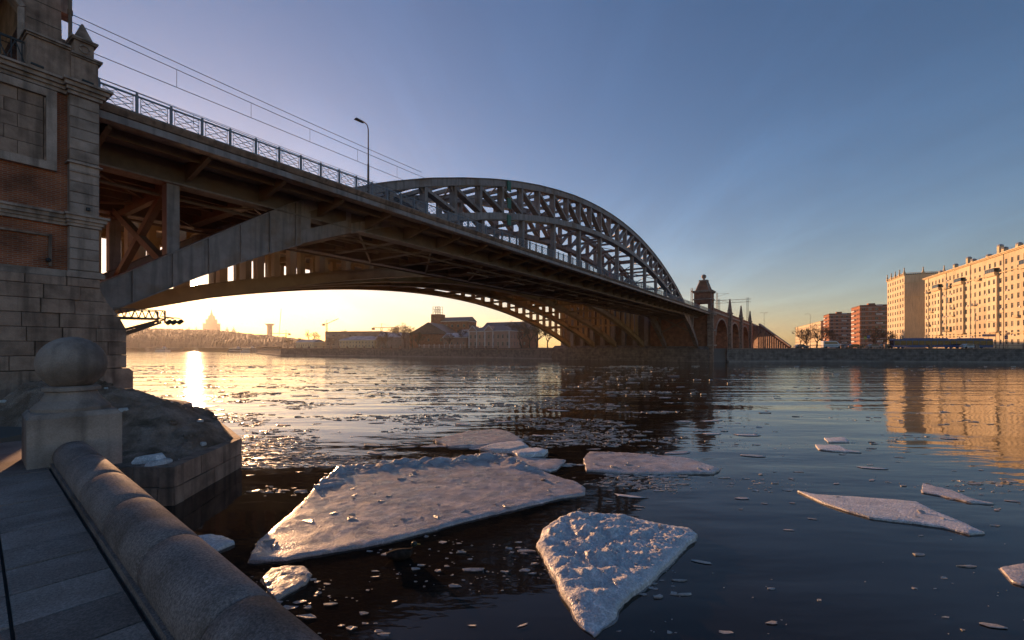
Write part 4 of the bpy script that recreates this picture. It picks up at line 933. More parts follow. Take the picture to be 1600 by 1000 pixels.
floe('ice_floe', 'pale ice plate drifting beyond the lens shaped floe edge', [(1562, 886), (1600, 880), (1660, 900), (1610, 915), (1585, 908)], .06, M_ICE, small, .12, 14, .03)
# loose chunks lying on the big floes
def strew(par, poly, n, zt, smin, smax, seed, keep=lambda x, y: True):
    r = random.Random(seed); xs = [p[0] for p in poly]; ys = [p[1] for p in poly]; ms = [chunk(1, .75, .35, seed * 10 + k, M_ICES, 10) for k in range(4)]; c = 0; tr = 0
    while c < n and tr < 4000:
        tr += 1; q = (r.uniform(min(xs), max(xs)), r.uniform(min(ys), max(ys)))
        if inside(q, poly) and dist_edge(q, poly) > .12 and keep(*q):
            s = smin + (smax - smin) * r.random() ** 2.5; o = link('ice_chunk', ms[c % 4], par, (q[0], q[1], zt), r.uniform(0, 6)); o.scale = (s, s * r.uniform(.6, 1), s * r.uniform(.25, .6)); o.rotation_euler = (r.gauss(0, .15), r.gauss(0, .15), o.rotation_euler[2]); c += 1
strew(f1, P1, 75, .066, .025, .2, 3); strew(f3, P3, 50, .15, .02, .09, 4); strew(f5, P5, 14, .085, .05, .2, 5); strew(f4, P4, 9, .072, .03, .12, 6)
rr_ = random.Random(77); rms = [chunk(1, .8, .7, 300 + k, M_ICEW, 8) for k in range(4)]
for k in range(70):
    q = rr_.choice(rim_s) + Vector((rr_.gauss(0, .05), rr_.uniform(-.5, .02))); 
    if inside(tuple(q), P1): o = link('ridge_lump', rms[k % 4], f1, (q.x, q.y, .10), rr_.uniform(0, 6)); sc1 = rr_.uniform(.03, .12); o.scale = (sc1, sc1, sc1)
# drifting chips: individuals, then slush
def free(q): return not any(inside(q, f) for f in FLOES)
chips = [(chunk(1, .55, .07, 100 + k, [M_ICES, M_ICE, M_ICES, M_ICEW][k % 4], 10)) for k in range(7)]
r = random.Random(21); placed = 0; tries = 0
WHERE = (('drifting in the sunlit water by the quay', 'chips drifting by the quay'), ('drifting on the blue open water', 'chips drifting on the blue water'), ('in the dark water reflecting the bridge', 'chips drifting in the bridge reflection'))
TONE = ('brownish', 'grey', 'brownish', 'white', 'brownish', 'grey', 'brownish')
while placed < 210 and tries < 20000:
    tries += 1; u = r.uniform(215, 1600); v = 585 + 400 * r.random() ** 1.5
    dens = (1.0 if u < 900 and 610 < v < 770 else .45) if u < 1150 else (.5 if 680 < v < 830 else .06)
    if u < 380 and v > 650: continue
    if v > 800: dens *= .18
    if v < 615: dens *= .25
    if r.random() > dens: continue
    q = wat(u, v, 0)
    if not free(q): continue
    k = 0 if u < 640 else (2 if u < 1060 else 1)
    ci = r.randrange(7); o = link('ice_chip', chips[ci], None, (q[0], q[1], .012), r.uniform(-.5, .5))
    s = (.05 + (.32 if v < 780 else .10) * r.random() ** 3) * (1 + max(0, (q[1] - 14) / 30)); el = r.uniform(1, 2.2); o.scale = (s * el, s, s * .8); placed += 1
    tag(o, '%s %s %s ice chip %s' % ('tiny' if s < .09 else ('small' if s < .18 else 'larger'), 'long' if el > 1.6 else 'stubby', TONE[ci], WHERE[k][0]), 'ice chip', '%s ice %s' % (TONE[ci], WHERE[k][1]))
sl = MB(); r = random.Random(33); c = 0
while c < 14000:
    u = r.uniform(205, 1600); v = 572 + 420 * r.random() ** 2.2; q = wat(u, v, 0)
    nzv = fbm(q[0] * .45, q[1], .30, 4, 3)
    if u > 1060 and r.random() > .10: continue
    if v > 770 and r.random() > .05: continue
    if v < 605 and r.random() > .4: continue
    if nzv < .08 + .12 * r.random() or (u < 375 and v > 660) or not free(q): c += .04; continue
    s = (.008 + .06 * r.random() ** 4) * (1 + max(0, (q[1] - 10) / 22)); n = 7; a0 = r.uniform(0, 6); st = r.uniform(1, 3.4); b = len(sl.v); z = .004 + .25 * s * r.random()
    for k in range(n): a = a0 + 2 * math.pi * k / n; rr = s * r.uniform(.45, 1.25); sl.v.append((q[0] + rr * st * math.cos(a), q[1] + rr * math.sin(a), z + r.uniform(-.1, .25) * s))
    for k in range(n): sl.v.append((sl.v[b + k][0], sl.v[b + k][1], -.01))
    sl.f.append(tuple(b + k for k in range(n)))
    for k in range(n): sl.f.append((b + (k + 1) % n, b + k, b + n + k, b + n + (k + 1) % n))
    c += 1
o = sl.build('slush', M_ICES); o['kind'] = 'stuff'; o['label'] = 'brown grey slush and tiny ice crumbs floating on the river'

# ------------------------------------------------------------------ duck
dx, dy = wat(624, 873)
dk = thing('duck', 'dark mallard duck swimming beside the largest ice floe', 'duck', (dx, dy, 0), R(18)); dk.scale = (1.15, 1.15, 1.2)
def loft(rings, n=14):
    mb = MB()
    for x, ry, rz_, zc in rings: mb.v.extend([(x, ry * math.cos(2 * math.pi * k / n), zc + rz_ * math.sin(2 * math.pi * k / n)) for k in range(n)])
    for i in range(len(rings) - 1):
        for k in range(n): a = i * n + k; c = i * n + (k + 1) % n; mb.f.append((a, c, c + n, a + n))
    mb.f.append(tuple(range(n - 1, -1, -1))); mb.f.append(tuple((len(rings) - 1) * n + k for k in range(n))); return mb
M_DUCKB = mat('duck_feathers', (.05, .04, .033), (.02, .016, .013), .9, 12, spec=.05); M_DUCKH = mat('duck_head_green', (.012, .035, .025), None, .35, 5); M_BILL = mat('duck_bill', (.35, .26, .05), None, .5, 3); M_TAIL = mat('duck_tail_white', (.55, .53, .5), None, .7, 4)
hd = [(.20, .05, .06, .10), (.235, .042, .05, .155), (.25, .036, .04, .20)]
loft([(-.27, .02, .012, .105), (-.23, .06, .03, .10), (-.16, .10, .07, .085), (-.05, .125, .095, .075), (.08, .12, .095, .075), (.17, .09, .08, .08), (.22, .055, .065, .10), (.245, .042, .045, .15), (.258, .040, .038, .195), (.272, .02, .02, .22)]).build('body', M_DUCKB, dk, True)
MB().ball((.268, 0, .225), .047, 14, 9, (1.25, .9, 1)).build('head', M_DUCKH, dk, True)
loft([(.315, .02, .018, .222), (.345, .02, .011, .214), (.385, .019, .006, .208)], 10).build('bill', M_BILL, dk, True)
for sg in (-1, 1): MB().ball((-.04, sg * .105, .10), .1, 10, 7, (1.5, .28, .55)).build('wing', M_DUCKB, dk, True)
MB().prism_z([(-.33, 0), (-.24, -.05), (-.22, 0), (-.24, .05)], .105, .125).build('tail', M_TAIL, dk)

# ------------------------------------------------------------------ houses
def win_mesh(w_, h_, m=M_FRAME, bars=1):
    mb = MB(); t = .07
    mb.box(0, w_, .10, .16, 0, t).box(0, w_, .10, .16, h_ - t, h_).box(0, t, .10, .16, t, h_ - t).box(w_ - t, w_, .10, .16, t, h_ - t)
    for k in range(bars): x = w_ * (k + 1) / (bars + 1); mb.box(x - .03, x + .03, .11, .15, t, h_ - t)
    mb.box(t, w_ - t, .11, .15, h_ * .66, h_ * .66 + .05)
    me = mb.mesh('window', m); gl = MB().box(.01, w_ - .01, .16, .2, .01, h_ - .01).mesh('pane', M_GLASS); return me, gl
def facade(mbw, root, f, rot, L_, xs, zs, z0, z1, wm, th=.3, pane=True, skip=lambda i, j: False):
    # xs: window spans along the wall; zs: window spans upward; f maps (t, depth outward, z) to local space
    def bx(t0, t1, a, b):
        if t1 - t0 < 1e-3 or b - a < 1e-3: return
        vs = [f(t0, 0, a), f(t1, 0, a), f(t1, -th, a), f(t0, -th, a), f(t0, 0, b), f(t1, 0, b), f(t1, -th, b), f(t0, -th, b)]; mbw.add(vs, MB.BF)
    zc = z0
    for j, (a, b) in enumerate(zs):
        bx(0, L_, zc, a); tc = 0
        for i, (t0, t1) in enumerate(xs):
            bx(tc, t0, a, b); tc = t1
            if skip(i, j): bx(t0, t1, a, b); continue
            o = link('window', wm[0], root, f(t0, -.02, a), rot)
            if pane: g_ = bpy.data.objects.new('pane', wm[1]); col.objects.link(g_); g_.parent = o
        bx(tc, L_, a, b); zc = b
    bx(0, L_, zc, z1)
def cols_(L_, n, w_, m0=None):
    m0 = (L_ / n - w_) / 2 if m0 is None else m0; st = (L_ - 2 * m0 - w_) / max(1, n - 1); return [(m0 + i * st, m0 + i * st + w_) for i in range(n)]
def house(name, label, x, y, rz, Wd, Dp, z0, H, nf, nc, m, roof='flat', rh=2.0, rm=M_ROOF, ww=1.2, wh=1.6, side=0, first=1.0, trim=M_WHITE, cat='building', group=None, bars=1, ledge=()):
    t = thing(name, label, cat, (x, y, z0), rz, group); wm = win_mesh(ww, wh, M_FRAME, bars)
    fh = (H - first + .2) / nf; zs = [(first + k * fh, first + k * fh + wh) for k in range(nf)]
    wb = MB(); facade(wb, t, lambda a, d, z: (a, -d, z), 0.0, Wd, cols_(Wd, nc, ww), zs, 0, H, wm)
    if side:
        facade(wb, t, lambda a, d, z: (Wd + .3 + d, a + .301, z), R(90), Dp - .6, cols_(Dp - .6, side, ww), zs, 0, H, wm)
    wb.build('wall', m, t); MB().box(.002, Wd - .002, .302, Dp, 0, H - .01).build('core', m, t)
    o = .35; X1 = Wd + (.3 if side else 0)
    MB().box(-o, X1 + o, -o, Dp + o, H, H + .3).build('cornice', trim, t)
    for z in ledge: MB().box(-.12, X1 + .12, -.14, -.002, z, z + .28).build('string_course', trim, t)
    if roof == 'gable_x': MB().add([(-o, -o, H + .3), (X1 + o, -o, H + .3), (X1 + o, Dp + o, H + .3), (-o, Dp + o, H + .3), (-o, Dp / 2, H + .3 + rh), (X1 + o, Dp / 2, H + .3 + rh)], [(0, 1, 5, 4), (2, 3, 4, 5), (0, 4, 3), (1, 2, 5), (0, 3, 2, 1)]).build('roof', rm, t)
    elif roof == 'gable_y': MB().add([(-o, -o, H + .3), (X1 + o, -o, H + .3), (X1 + o, Dp + o, H + .3), (-o, Dp + o, H + .3), (X1 / 2, -o, H + .3 + rh), (X1 / 2, Dp + o, H + .3 + rh)], [(0, 4, 5, 3), (1, 2, 5, 4), (0, 1, 4), (2, 3, 5), (0, 3, 2, 1)]).build('roof', rm, t)
    elif roof == 'hip': k = min(Dp / 2, Wd * .35); MB().add([(-o, -o, H + .3), (X1 + o, -o, H + .3), (X1 + o, Dp + o, H + .3), (-o, Dp + o, H + .3), (k, Dp / 2, H + .3 + rh), (X1 - k, Dp / 2, H + .3 + rh)], [(0, 1, 5, 4), (1, 2, 5), (2, 3, 4, 5), (3, 0, 4), (0, 3, 2, 1)]).build('roof', rm, t)
    else: MB().box(.1, X1 - .1, .1, Dp - .1, H + .3, H + .9).build('roof', rm, t)
    return t
ROTR = math.atan2(-.908, -.418)
# ochre apartment block: flat wall, three projecting bays with glazed balconies
ob = thing('apartment_building', 'long sunlit ochre apartment block with bay columns and roof vents', 'building', (212, 230, 4.2), ROTR)
OBW, OBH = 99.0, 35.0; wmO = win_mesh(1.35, 1.9, M_FRAME, 1); fh = 3.3; zs = [(1.4 + k * fh, 3.3 + k * fh) for k in range(10)]
wb = MB(); bays = [(12.4, 19.2), (34.4, 41.2), (60.0, 66.8), (82.0, 88.8)]; xs = cols_(OBW, 27, 1.35)
facade(wb, ob, lambda a, d, z: (a, -d, z), 0.0, OBW, xs, zs, 0, OBH, wmO, skip=lambda i, j: any(b0 - .2 < xs[i][0] < b1 - .9 for b0, b1 in bays) and 2 <= j <= 7)
wb.build('wall', M_BEIGE, ob); MB().box(.002, OBW, .302, 16, 0, OBH - .02).build('core', M_BEIGE, ob)
for b0, b1 in bays:
    bb = MB(); f = lambda a, d, z, b0=b0: (b0 + a, -.7 - d, z)
    sub = MB(); rootb = ob
    facade(bb, ob, f, 0.0, b1 - b0, cols_(b1 - b0, 2, 1.35), zs[2:8], 6.4, 27.6, wmO)
    bb.box(b0, b0 + .3, -.4, -.002, 6.4, 27.6).box(b1 - .3, b1, -.4, -.002, 6.4, 27.6).box(b0 + .3, b1 - .3, -.4, -.3, 6.4, 27.6); bb.build('bay', M_BEIGE, ob)
    MB().box(b0 - .2, b1 + .2, -1.0, -.003, 6.0, 6.399).box(b0 - .2, b1 + .2, -1.3, -.003, 27.601, 28.0).build('bay_cornice', M_BEIGE_T, ob)
    bal = MB().box(b0, b1, -1.4, -1.3, 28.001, 29.0).box(b0, b0 + .1, -1.3, -.01, 28.001, 29.0).box(b1 - .1, b1, -1.3, -.01, 28.001, 29.0).build('balcony', M_BEIGE_T, ob)
    for k in range(6): MB().box(b0 + .1 + k * 1.35, b0 + .16 + k * 1.35, -1.39, -1.33, 29.0, 30.4).build('glazing_bar', M_FRAME, bal) if b0 + .2 + k * 1.35 < b1 else None
    MB().box(b0 + .1, b1 - .1, -1.36, -1.34, 29.0, 30.4).build('balcony_glass', M_GLASS, bal); MB().box(b0 - .05, b1 + .05, -1.45, -.01, 30.41, 30.5).build('balcony_roof', M_ROOF, bal)
for z in (5.4, 28.3): MB().box(-.2, OBW, -.25, -.002, z, z + .35).build('string_course', M_BEIGE_T, ob)
MB().box(-.5, OBW, -.5, 16, OBH, OBH + .35).box(-.8, OBW, -.9, 16.2, OBH + .351, OBH + .7).build('cornice', M_BEIGE_T, ob)
MB().add([(0, 0, OBH + .7), (OBW, 0, OBH + .7), (OBW, 15, OBH + .7), (0, 15, OBH + .7), (1, 7.5, OBH + 1.6), (OBW, 7.5, OBH + 1.6)], [(0, 1, 5, 4), (1, 2, 5), (2, 3, 4, 5), (3, 0, 4)]).build('roof', M_ROOF, ob)
for k, x in enumerate((9, 24, 36, 40, 52, 60, 63, 72)):
    h_ = (1.6, 2.4, 3.4, 1.8, 1.5, 3.8, 2.2, 2.0)[k]; v_ = MB().box(x, x + 1.6, 2.2, 3.6, OBH + .7, OBH + .7 + h_).build('roof_vent', M_BEIGE_T, ob); MB().lathe([(.9, OBH + .7 + h_), (1.0, OBH + 1.1 + h_), (.5, OBH + 1.5 + h_)], x + .8, 2.9, 10).build('vent_cowl', M_SNOWROOF, v_)
rl = MB().box(0, OBW, -.5, -.46, OBH + 1.4, OBH + 1.45)
for k in range(50): rl.box(k * 2, k * 2 + .05, -.5, -.46, OBH + .7, OBH + 1.4)
rl.build('roof_railing', M_BLACK, ob)
r = random.Random(15)
for k in range(22):
    i, j = r.randrange(27), r.randrange(2, 9)
    if any(b0 - 2 < xs[i][0] < b1 + 1 for b0, b1 in bays): continue
    b_ = MB().box(xs[i][0] - .5, xs[i][1] + .5, -1.1, -.01, zs[j][0] - .45, zs[j][0] - .3).box(xs[i][0] - .5, xs[i][1] + .5, -1.1, -1.04, zs[j][0] - .3, zs[j][0] + .6).build('balcony', M_BEIGE_T if k % 2 else M_ROOF, ob)
    if k % 3 == 0: MB().box(xs[i][0] - .48, xs[i][1] + .48, -1.08, -1.05, zs[j][0] + .6, zs[j][0] + 2.0).build('balcony_glass', M_GLASS, b_)
acm = MB().box(0, .9, -.4, 0, 0, .6).mesh('air_conditioner', M_WHITE)
r = random.Random(5)
for k in range(40): i, j = r.randrange(27), r.randrange(1, 10); link('air_conditioner', acm, ob, (xs[i][1] + .3, -.01, zs[j][0] - .2))
for x in (4.5, 24, 46, 70): MB().tube([(x, -.12, .2), (x, -.12, OBH)], .09, 6).build('downpipe', M_ROOF, ob)
MB().box(86, 90.5, -.06, -.01, 0, 5.2).build('archway', M_BLACK, ob)
# the taller ochre wing
wg = house('apartment_building', 'taller ochre corner block with blank shaded end wall and roof pinnacles', 224.9, 268.5, ROTR, 27, 17, 4.2, 39.5, 11, 7, M_BEIGE, 'flat', ww=1.5, wh=1.9, trim=M_BEIGE_T, first=1.4, ledge=(4.6, 27.5, 35.0))
MB().box(27.0, 27.35, 0, 17, 0, 39.49).build('end_wall', M_BEIGE, wg)
for z in (4.6, 27.5, 35.0): MB().box(27.36, 27.5, -.1, 17.1, z, z + .35).build('string_course', M_BEIGE_T, wg)
wme = win_mesh(1.2, 1.7)
for k in range(10):
    o = link('window', wme[0], wg, (27.3, 10.2, 1.4 + k * 3.48), R(90)); g_ = bpy.data.objects.new('pane', MB().box(0, 1.2, -.02, .06, 0, 1.7).mesh('pane', M_GLASS)); col.objects.link(g_); g_.parent = o
bl = MB().box(.2, 27.2, -.1, .15, 40.7, 40.9).box(26.95, 27.2, .16, 16.9, 40.7, 40.9)
for k in range(36): bl.box(.4 + k * .75, .6 + k * .75, -.05, .1, 39.81, 40.7)
for k in range(22): bl.box(27.0, 27.15, .5 + k * .75, .7 + k * .75, 39.81, 40.7)
bl.build('balustrade', M_BEIGE_T, wg)
for x, y in ((.3, 0), (7, 0), (13.5, 0), (20, 0), (27, 0), (27, 8), (27, 16.6)): MB().box(x - .45, x + .45, y - .45, y + .45, 39.8, 41.2).frus(x, y, 41.2, 43.2, .35, .35, .12, .12).ball((x, y, 43.4), .35, 8, 6).build('pinnacle', M_BEIGE_T, wg)
for (cx_, cy_, lab, sd_) in ((252.2, 333, 'orange brick apartment block with pale balconies beside the taller ochre corner block', 1), (285.2, 410, 'orange brick apartment block with pale balconies beside the long low ochre house', 2)):
    hb = house('apartment_building', lab, cx_, cy_, ROTR, 22, 26, 4.2, 29.0, 9, 6, M_ORANGE, 'flat', ww=1.9, wh=1.5, side=7, first=1.2, trim=M_ORANGE)
    for k in range(9):
        MB().box(4, 12, -1.0, -.002, 1.0 + k * 3.1, 1.9 + k * 3.1).build('balcony', M_WHITE, hb); MB().box(22.302, 22.38, 0, 25.5, 3.3 + k * 3.1, 3.62 + k * 3.1).build('pale_band', M_WHITE, hb)
    for k in range(5): MB().box(23.0 - .6, 23.2, 9 , 12.5, 4.2 + k * 6.2, 5.2 + k * 6.2).build('balcony', M_WHITE, hb)
    MB().box(5, 9, 8, 12, 29.9, 32).build('lift_house', M_ORANGE, hb)
house('apartment_building', 'long low ochre house farthest along the embankment road', 350, 553, ROTR, 150, 14, 4.2, 24.5, 6, 28, M_BEIGE, 'gable_x', 2.0, ww=1.6, wh=2.0, first=1.5, trim=M_BEIGE_T)
house('tower_block', 'pale hazy block far behind the stair ramp', 190, 900, R(-20), 60, 30, 4.2, 44, 10, 12, M_GREYH, 'flat', ww=2.5, wh=2.2)
# upstream bank houses
RB = R(-28.5)
pk = house('pink_house', 'two storey pink house with white pilasters and little pediments', -23.1, 238, RB, 25, 13, 4.2, 8.6, 2, 9, M_PINK, 'hip', 2.8, M_ROOF, 1.05, 2.0, side=4, first=1.2)
for x in (0.1, 4.9, 10.0, 14.9, 24.4): MB().box(x, x + .5, -.16, -.002, 0, 8.59).build('pilaster', M_WHITE, pk)
for x in (2.75, 12.7): MB().prism_y([(x - 2.6, 8.9), (x + 2.6, 8.9), (x, 11.6)], -.4, 5).build('pediment', M_PINK, pk); MB().beam((x - 2.8, -.42, 8.95), (x, -.42, 11.8), .3, .3).beam((x, -.42, 11.8), (x + 2.8, -.42, 8.95), .3, .3).build('pediment_edge', M_WHITE, pk)
fc = house('brick_works', 'dark red brick works with raised stair tower', at(684, 292), 292, R(-20), 21, 14, 4.2, 17.0, 4, 5, M_BRICK_F, 'gable_x', 3.0, M_ROOF, 1.6, 1.7, side=2, first=2)
MB().box(-4.5, 2.2, -1.0, 6, 0, 22.0).build('stair_tower', M_BRICK_F, fc)
sc_ = MB()
for x in (-3.6, -1.9, -.2, 1.4):
    for y in (0, 4): sc_.beam((x, y, 22), (x, y, 27), .18, .18)
for z in (23.5, 25.2, 27): sc_.beam((-3.8, 0, z), (1.6, 0, z), .15, .15).beam((-3.8, 4, z), (1.6, 4, z), .15, .15)
for x in (-3.6, -1.9, -.2): sc_.beam((x, 0, 22), (x + 1.7, 0, 25.2), .12, .12).beam((x + 1.7, 0, 23.5), (x, 0, 27), .12, .12)
sc_.build('antenna_frame', M_BLACK, fc)
house('gable_hall', 'wide gabled brick hall before the brick works', at(640, 268), 268, R(-12), 24, 30, 4.2, 8.2, 1, 3, M_BRICK_F, 'gable_y', 6.8, M_ROOF, 1.2, 1.6, first=4.0, trim=M_ROOF)
house('shed', 'low shed with snow patched roof between hall and pink house', at(692, 250), 250, R(-24), 15, 9, 4.2, 5.6, 1, 4, M_PINK, 'gable_x', 2.6, M_SNOWROOF, 1.0, 1.4, first=2)
house('shed', 'brick shed with snowy roof behind the pink house', at(716, 262), 262, R(-24), 13, 9, 4.2, 8.0, 2, 4, M_BRICK_F, 'gable_x', 2.6, M_SNOWROOF, 1.0, 1.4, first=1.5)
house('gable_hall', 'dark gabled hall rising behind the pink house roof', at(752, 300), 300, R(-24), 34, 18, 4.2, 12.0, 2, 6, M_BRICK_F, 'gable_x', 5.2, M_ROOF, 1.4, 1.8, first=2, trim=M_ROOF)
house('office_block', 'plain dark flat roofed block behind the pale hipped house', at(508, 400), 400, R(-8), 52, 20, 4.2, 13.8, 3, 10, M_GREYH, 'flat', ww=2.2, wh=1.6, side=3, first=2.4, trim=M_GREYH)
ph = house('pale_house', 'pale two storey house with hipped grey roof', at(530, 335), 335, R(-22), 32, 14, 4.2, 5.6, 2, 11, M_BEIGE_T, 'hip', 3.0, M_SNOWROOF, 1.0, 1.3, side=3, first=1.0)
house('grey_house', 'grey house with snow dusted gable roof beside the pale one', at(588, 320), 320, R(-22), 22, 13, 4.2, 7.5, 2, 6, M_GREYH, 'gable_x', 3.4, M_SNOWROOF, 1.1, 1.5, side=2, first=1.2)
house('low_house', 'low long house with grey roof at the hazy end of the quay', at(462, 410), 410, R(-30), 26, 12, 4.2, 5.0, 1, 8, M_BEIGE_T, 'gable_x', 2.4, M_SNOWROOF, 1.2, 1.6, first=1.5)
fe = thing('fence', 'pale pink street fence before the brick works', 'fence', (at(655, 236), 236, 4.2), R(-26))
for k in range(9): MB().box(k * 3.2, k * 3.2 + 3.1, -.08, .08, 0, 1.7).build('fence_panel', M_PINK, fe); MB().box(k * 3.2 - .15, k * 3.2 + .15, -.15, .15, 0, 2.0).build('fence_post', M_WHITE, fe)

# ------------------------------------------------------------------ bare trees
def tree_meshes(seed, depth=6):
    r = random.Random(seed); tr = MB(); cr = MB()
    def grow(p, d, L_, rad, lev):
        n = 3 if lev < 3 else 2; pts = [p]; q = p
        for k in range(n):
            d = (d + Vector((r.uniform(-1, 1), r.uniform(-1, 1), r.uniform(-.3, .6))) * .16).normalized(); q = q + d * (L_ / n); pts.append(q)
        (tr if lev == 0 else cr).tube(pts, rad, 6 if lev == 0 else 3, rad * .62, caps=False)
        if lev >= depth: return
        nb = r.choice((2, 3, 3)) if lev else 5
        for k in range(nb):
            ax = Vector((r.uniform(-1, 1), r.uniform(-1, 1), r.uniform(-.2, .5))).normalized(); dd = (d * r.uniform(.6, 1.1) + ax * r.uniform(.5, .95)).normalized()
            s0 = q if k < 2 or lev >= depth - 1 else pts[r.randrange(1, len(pts))]
            grow(s0, dd, L_ * r.uniform(.62, .86), max(rad * .62, .034), lev + 1)
    grow(Vector((0, 0, -.1)), Vector((0, 0, 1)), 2.6, .26, 0); return tr.mesh('trunk', M_BARK), cr.mesh('crown', M_BARK)
TM = [tree_meshes(s) for s in (3, 8, 15, 22)]
def tree(label, u, Y, h, k, group=None, z=4.2):
    t = thing('bare_tree', label, 'tree', (at(u, Y), Y, z), rnd.uniform(0, 6), group)
    for nm, me in zip(('trunk', 'crown'), TM[k % 4]): o = link(nm, me, t)
    zmax = max(v.co.z for v in TM[k % 4][1].vertices); s = h / zmax; t.scale = (s, s, s)
for (u, Y, h, k, lab) in ((484, 460, 19, 0, 'lone round crowned bare tree by the hazy low house'), (540, 405, 17, 1, 'bare tree above the plain dark block'), (562, 410, 16, 2, 'bushy bare tree behind the dark block end'),
        (655, 245, 10, 3, 'small bare tree before the gabled hall'), (617, 330, 17, 1, 'bare tree standing beside the grey house gable'), (633, 290, 17, 0, 'tall bare tree beside the gabled hall'),
        (742, 320, 16, 2, 'bare tree rising behind the brick works end'), (815, 235, 15, 3, 'tall bare tree under the ochre rib by the pink house'), (838, 226, 13, 0, 'bare tree close to the far pier wall'), (856, 222, 12, 1, 'bare tree behind the low far pier'), (590, 300, 9, 2, 'small bare tree before the grey house'), (515, 360, 9, 3, 'small bare tree before the pale house'), (450, 470, 11, 1, 'bare shrubby tree at the quay end'),
        (603, 300, 12, 3, 'dark bare tree before the snow dusted grey house'), (645, 252, 13, 2, 'bare tree with wide crown before the gable of the hall'), (702, 244, 9, 0, 'low bare tree before the snow patched shed'), (724, 246, 11, 1, 'bare tree squeezed between shed and pink house'), (828, 245, 16, 1, 'wide bare tree behind the ochre rib foot'), (800, 262, 15, 2, 'bare tree behind the end wall of the pink house'), (575, 360, 11, 0, 'bare tree between the pale and the grey house'), (470, 430, 10, 2, 'thin bare tree by the low hazy house'),
        (1250, 300, 13, 2, 'brown bare tree by the end of the stair ramp'), (1262, 285, 14, 3, 'brown bare tree before the long low ochre house'), (1276, 270, 15, 0, 'brown bare tree between the long ochre house and the orange blocks'), (1288, 290, 13, 1, 'brown bare tree before the orange block next to the long ochre house'), (1308, 280, 10, 2, 'small brown bare tree between the orange blocks'), (1368, 255, 13, 3, 'brown bare tree before the orange block next to the ochre corner block'), (1379, 250, 11, 0, 'brown bare tree beside the taller ochre corner block'), (1392, 235, 7, 1, 'small brown bare tree at the ochre corner block foot')):
    tree(lab, u, Y, h, k)

# ------------------------------------------------------------------ cranes, boats, university tower
def crane(label, u, Y, vt, vb, jib, cj, tilt=0.0):
    x = at(u, Y); z1 = zat(vt, Y); t = thing('tower_crane', label, 'crane', (x, Y, 4.2)); h = z1 - 4.2; mb = MB(); w_ = 1.0
    for i, j in ((-w_, -w_), (w_, -w_), (w_, w_), (-w_, w_)): mb.beam((i, j, 0), (i, j, h), .35, .35)
    k = 0
    while k < h - 3: mb.beam((-w_, -w_, k), (w_, -w_, k + 3), .22, .22).beam((w_, w_, k), (-w_, w_, k + 3), .22, .22); k += 3
    mb.build('mast', M_STEEL_D, t)
    jx = lambda d: (d * math.cos(tilt), 0, h + d * math.sin(tilt))
    MB().beam((0, 0, h), jx(jib), 1.1, .9).beam((0, 0, h + 6), jx(jib * .7), .25, .25).beam((0, 0, h), (0, 0, h + 6), .5, .5).build('jib', M_STEEL_D, t)
    s_ = -1 if jib > 0 else 1; cb = MB().beam((0, 0, h), (s_ * cj, 0, h), 1.0, .8).beam((0, 0, h + 6), (s_ * cj, 0, h + .4), .2, .2).build('counter_jib', M_STEEL_D, t); MB().box(s_ * cj - 2, s_ * cj + 2, -1, 1, h - 3, h).build('counterweight', M_STEEL_D, cb)
crane('luffing tower crane with raised jib above the dark block', 510.5, 700, 506, 519, 20, 5, R(24))
crane('horizontal tower crane behind the bare trees', 596, 600, 512, 524, 24, 11)
crane('hazy tower crane near the lone tree with jib toward the water', 447, 800, 521, 540, -26, 6)
tw = thing('water_tower', 'hazy tower with wide top on the wooded hill', 'tower', (at(421.5, 1500), 1500, 40)); MB().box(-6, 6, -6, 6, -25, 38).build('shaft', M_GREYH, tw); MB().frus(0, 0, 38, 44, 8, 8, 11, 11).build('wide_top', M_GREYH, tw); MB().tube([(30, 0, -10), (38, 0, 95)], .9, 4).build('mast', M_GREYH, tw)
def boat(label, u, Y, Ln, rz, dark=False):
    t = thing('river_boat', label, 'boat', (at(u, Y), Y, 0), rz); hm_ = M_WHITE if not dark else M_GREYH
    hull = MB(); hw = Ln * .11
    for x, wv, z in ((-.5, .75, 0), (-.45, 1, 0), (.2, 1, 0), (.42, .5, .2), (.5, .04, .45)): hull.v.extend([(x * Ln, -hw * wv, 1.5 + z), (x * Ln, hw * wv, 1.5 + z), (x * Ln * .97, hw * wv * .8, -.3), (x * Ln * .97, -hw * wv * .8, -.3)])
    for i in range(4):
        for k in range(4): a = i * 4 + k; d = i * 4 + (k + 1) % 4; hull.f.append((a, d, d + 4, a + 4))
    hull.f.append((3, 2, 1, 0)); hull.f.append((16, 17, 18, 19)); hull.build('hull', hm_, t)
    MB().box(-.4 * Ln, .22 * Ln, -hw * .8, hw * .8, 1.5, 3.6).build('saloon', M_WHITE, t); MB().box(-.39 * Ln, .225 * Ln, -hw * .81, hw * .81, 2.2, 3.1).build('window_band', M_GLASS, t)
    MB().box(-.42 * Ln, .25 * Ln, -hw * .9, hw * .9, 3.6, 3.75).build('roof', M_WHITE, t); MB().prism_y([(.0, 3.76), (.16 * Ln, 3.76), (.10 * Ln, 5.6), (0, 5.6)], -hw * .5, hw * .5).build('wheelhouse', M_WHITE, t)
boat('white passenger boat on the sunlit water under the hill', 255, 520, 20, R(-10))
boat('dark moored boat at the upstream quay end', 370, 430, 16, R(20), True); boat('pale moored boat with cabin beside the dark boat', 392, 415, 17, R(25))
un = thing('university_tower', 'stepped high rise tower with spire and four side turrets on hazy hill', 'tower', (at(330.5, 3000), 3000, 70))
def tier(cx_, w_, z0, z1, nm, sh=0): return MB().frus(cx_, 0, z0, z1, w_, w_ * .6, w_ * (1 - sh), w_ * .6 * (1 - sh)).build(nm, M_GREYH, un)
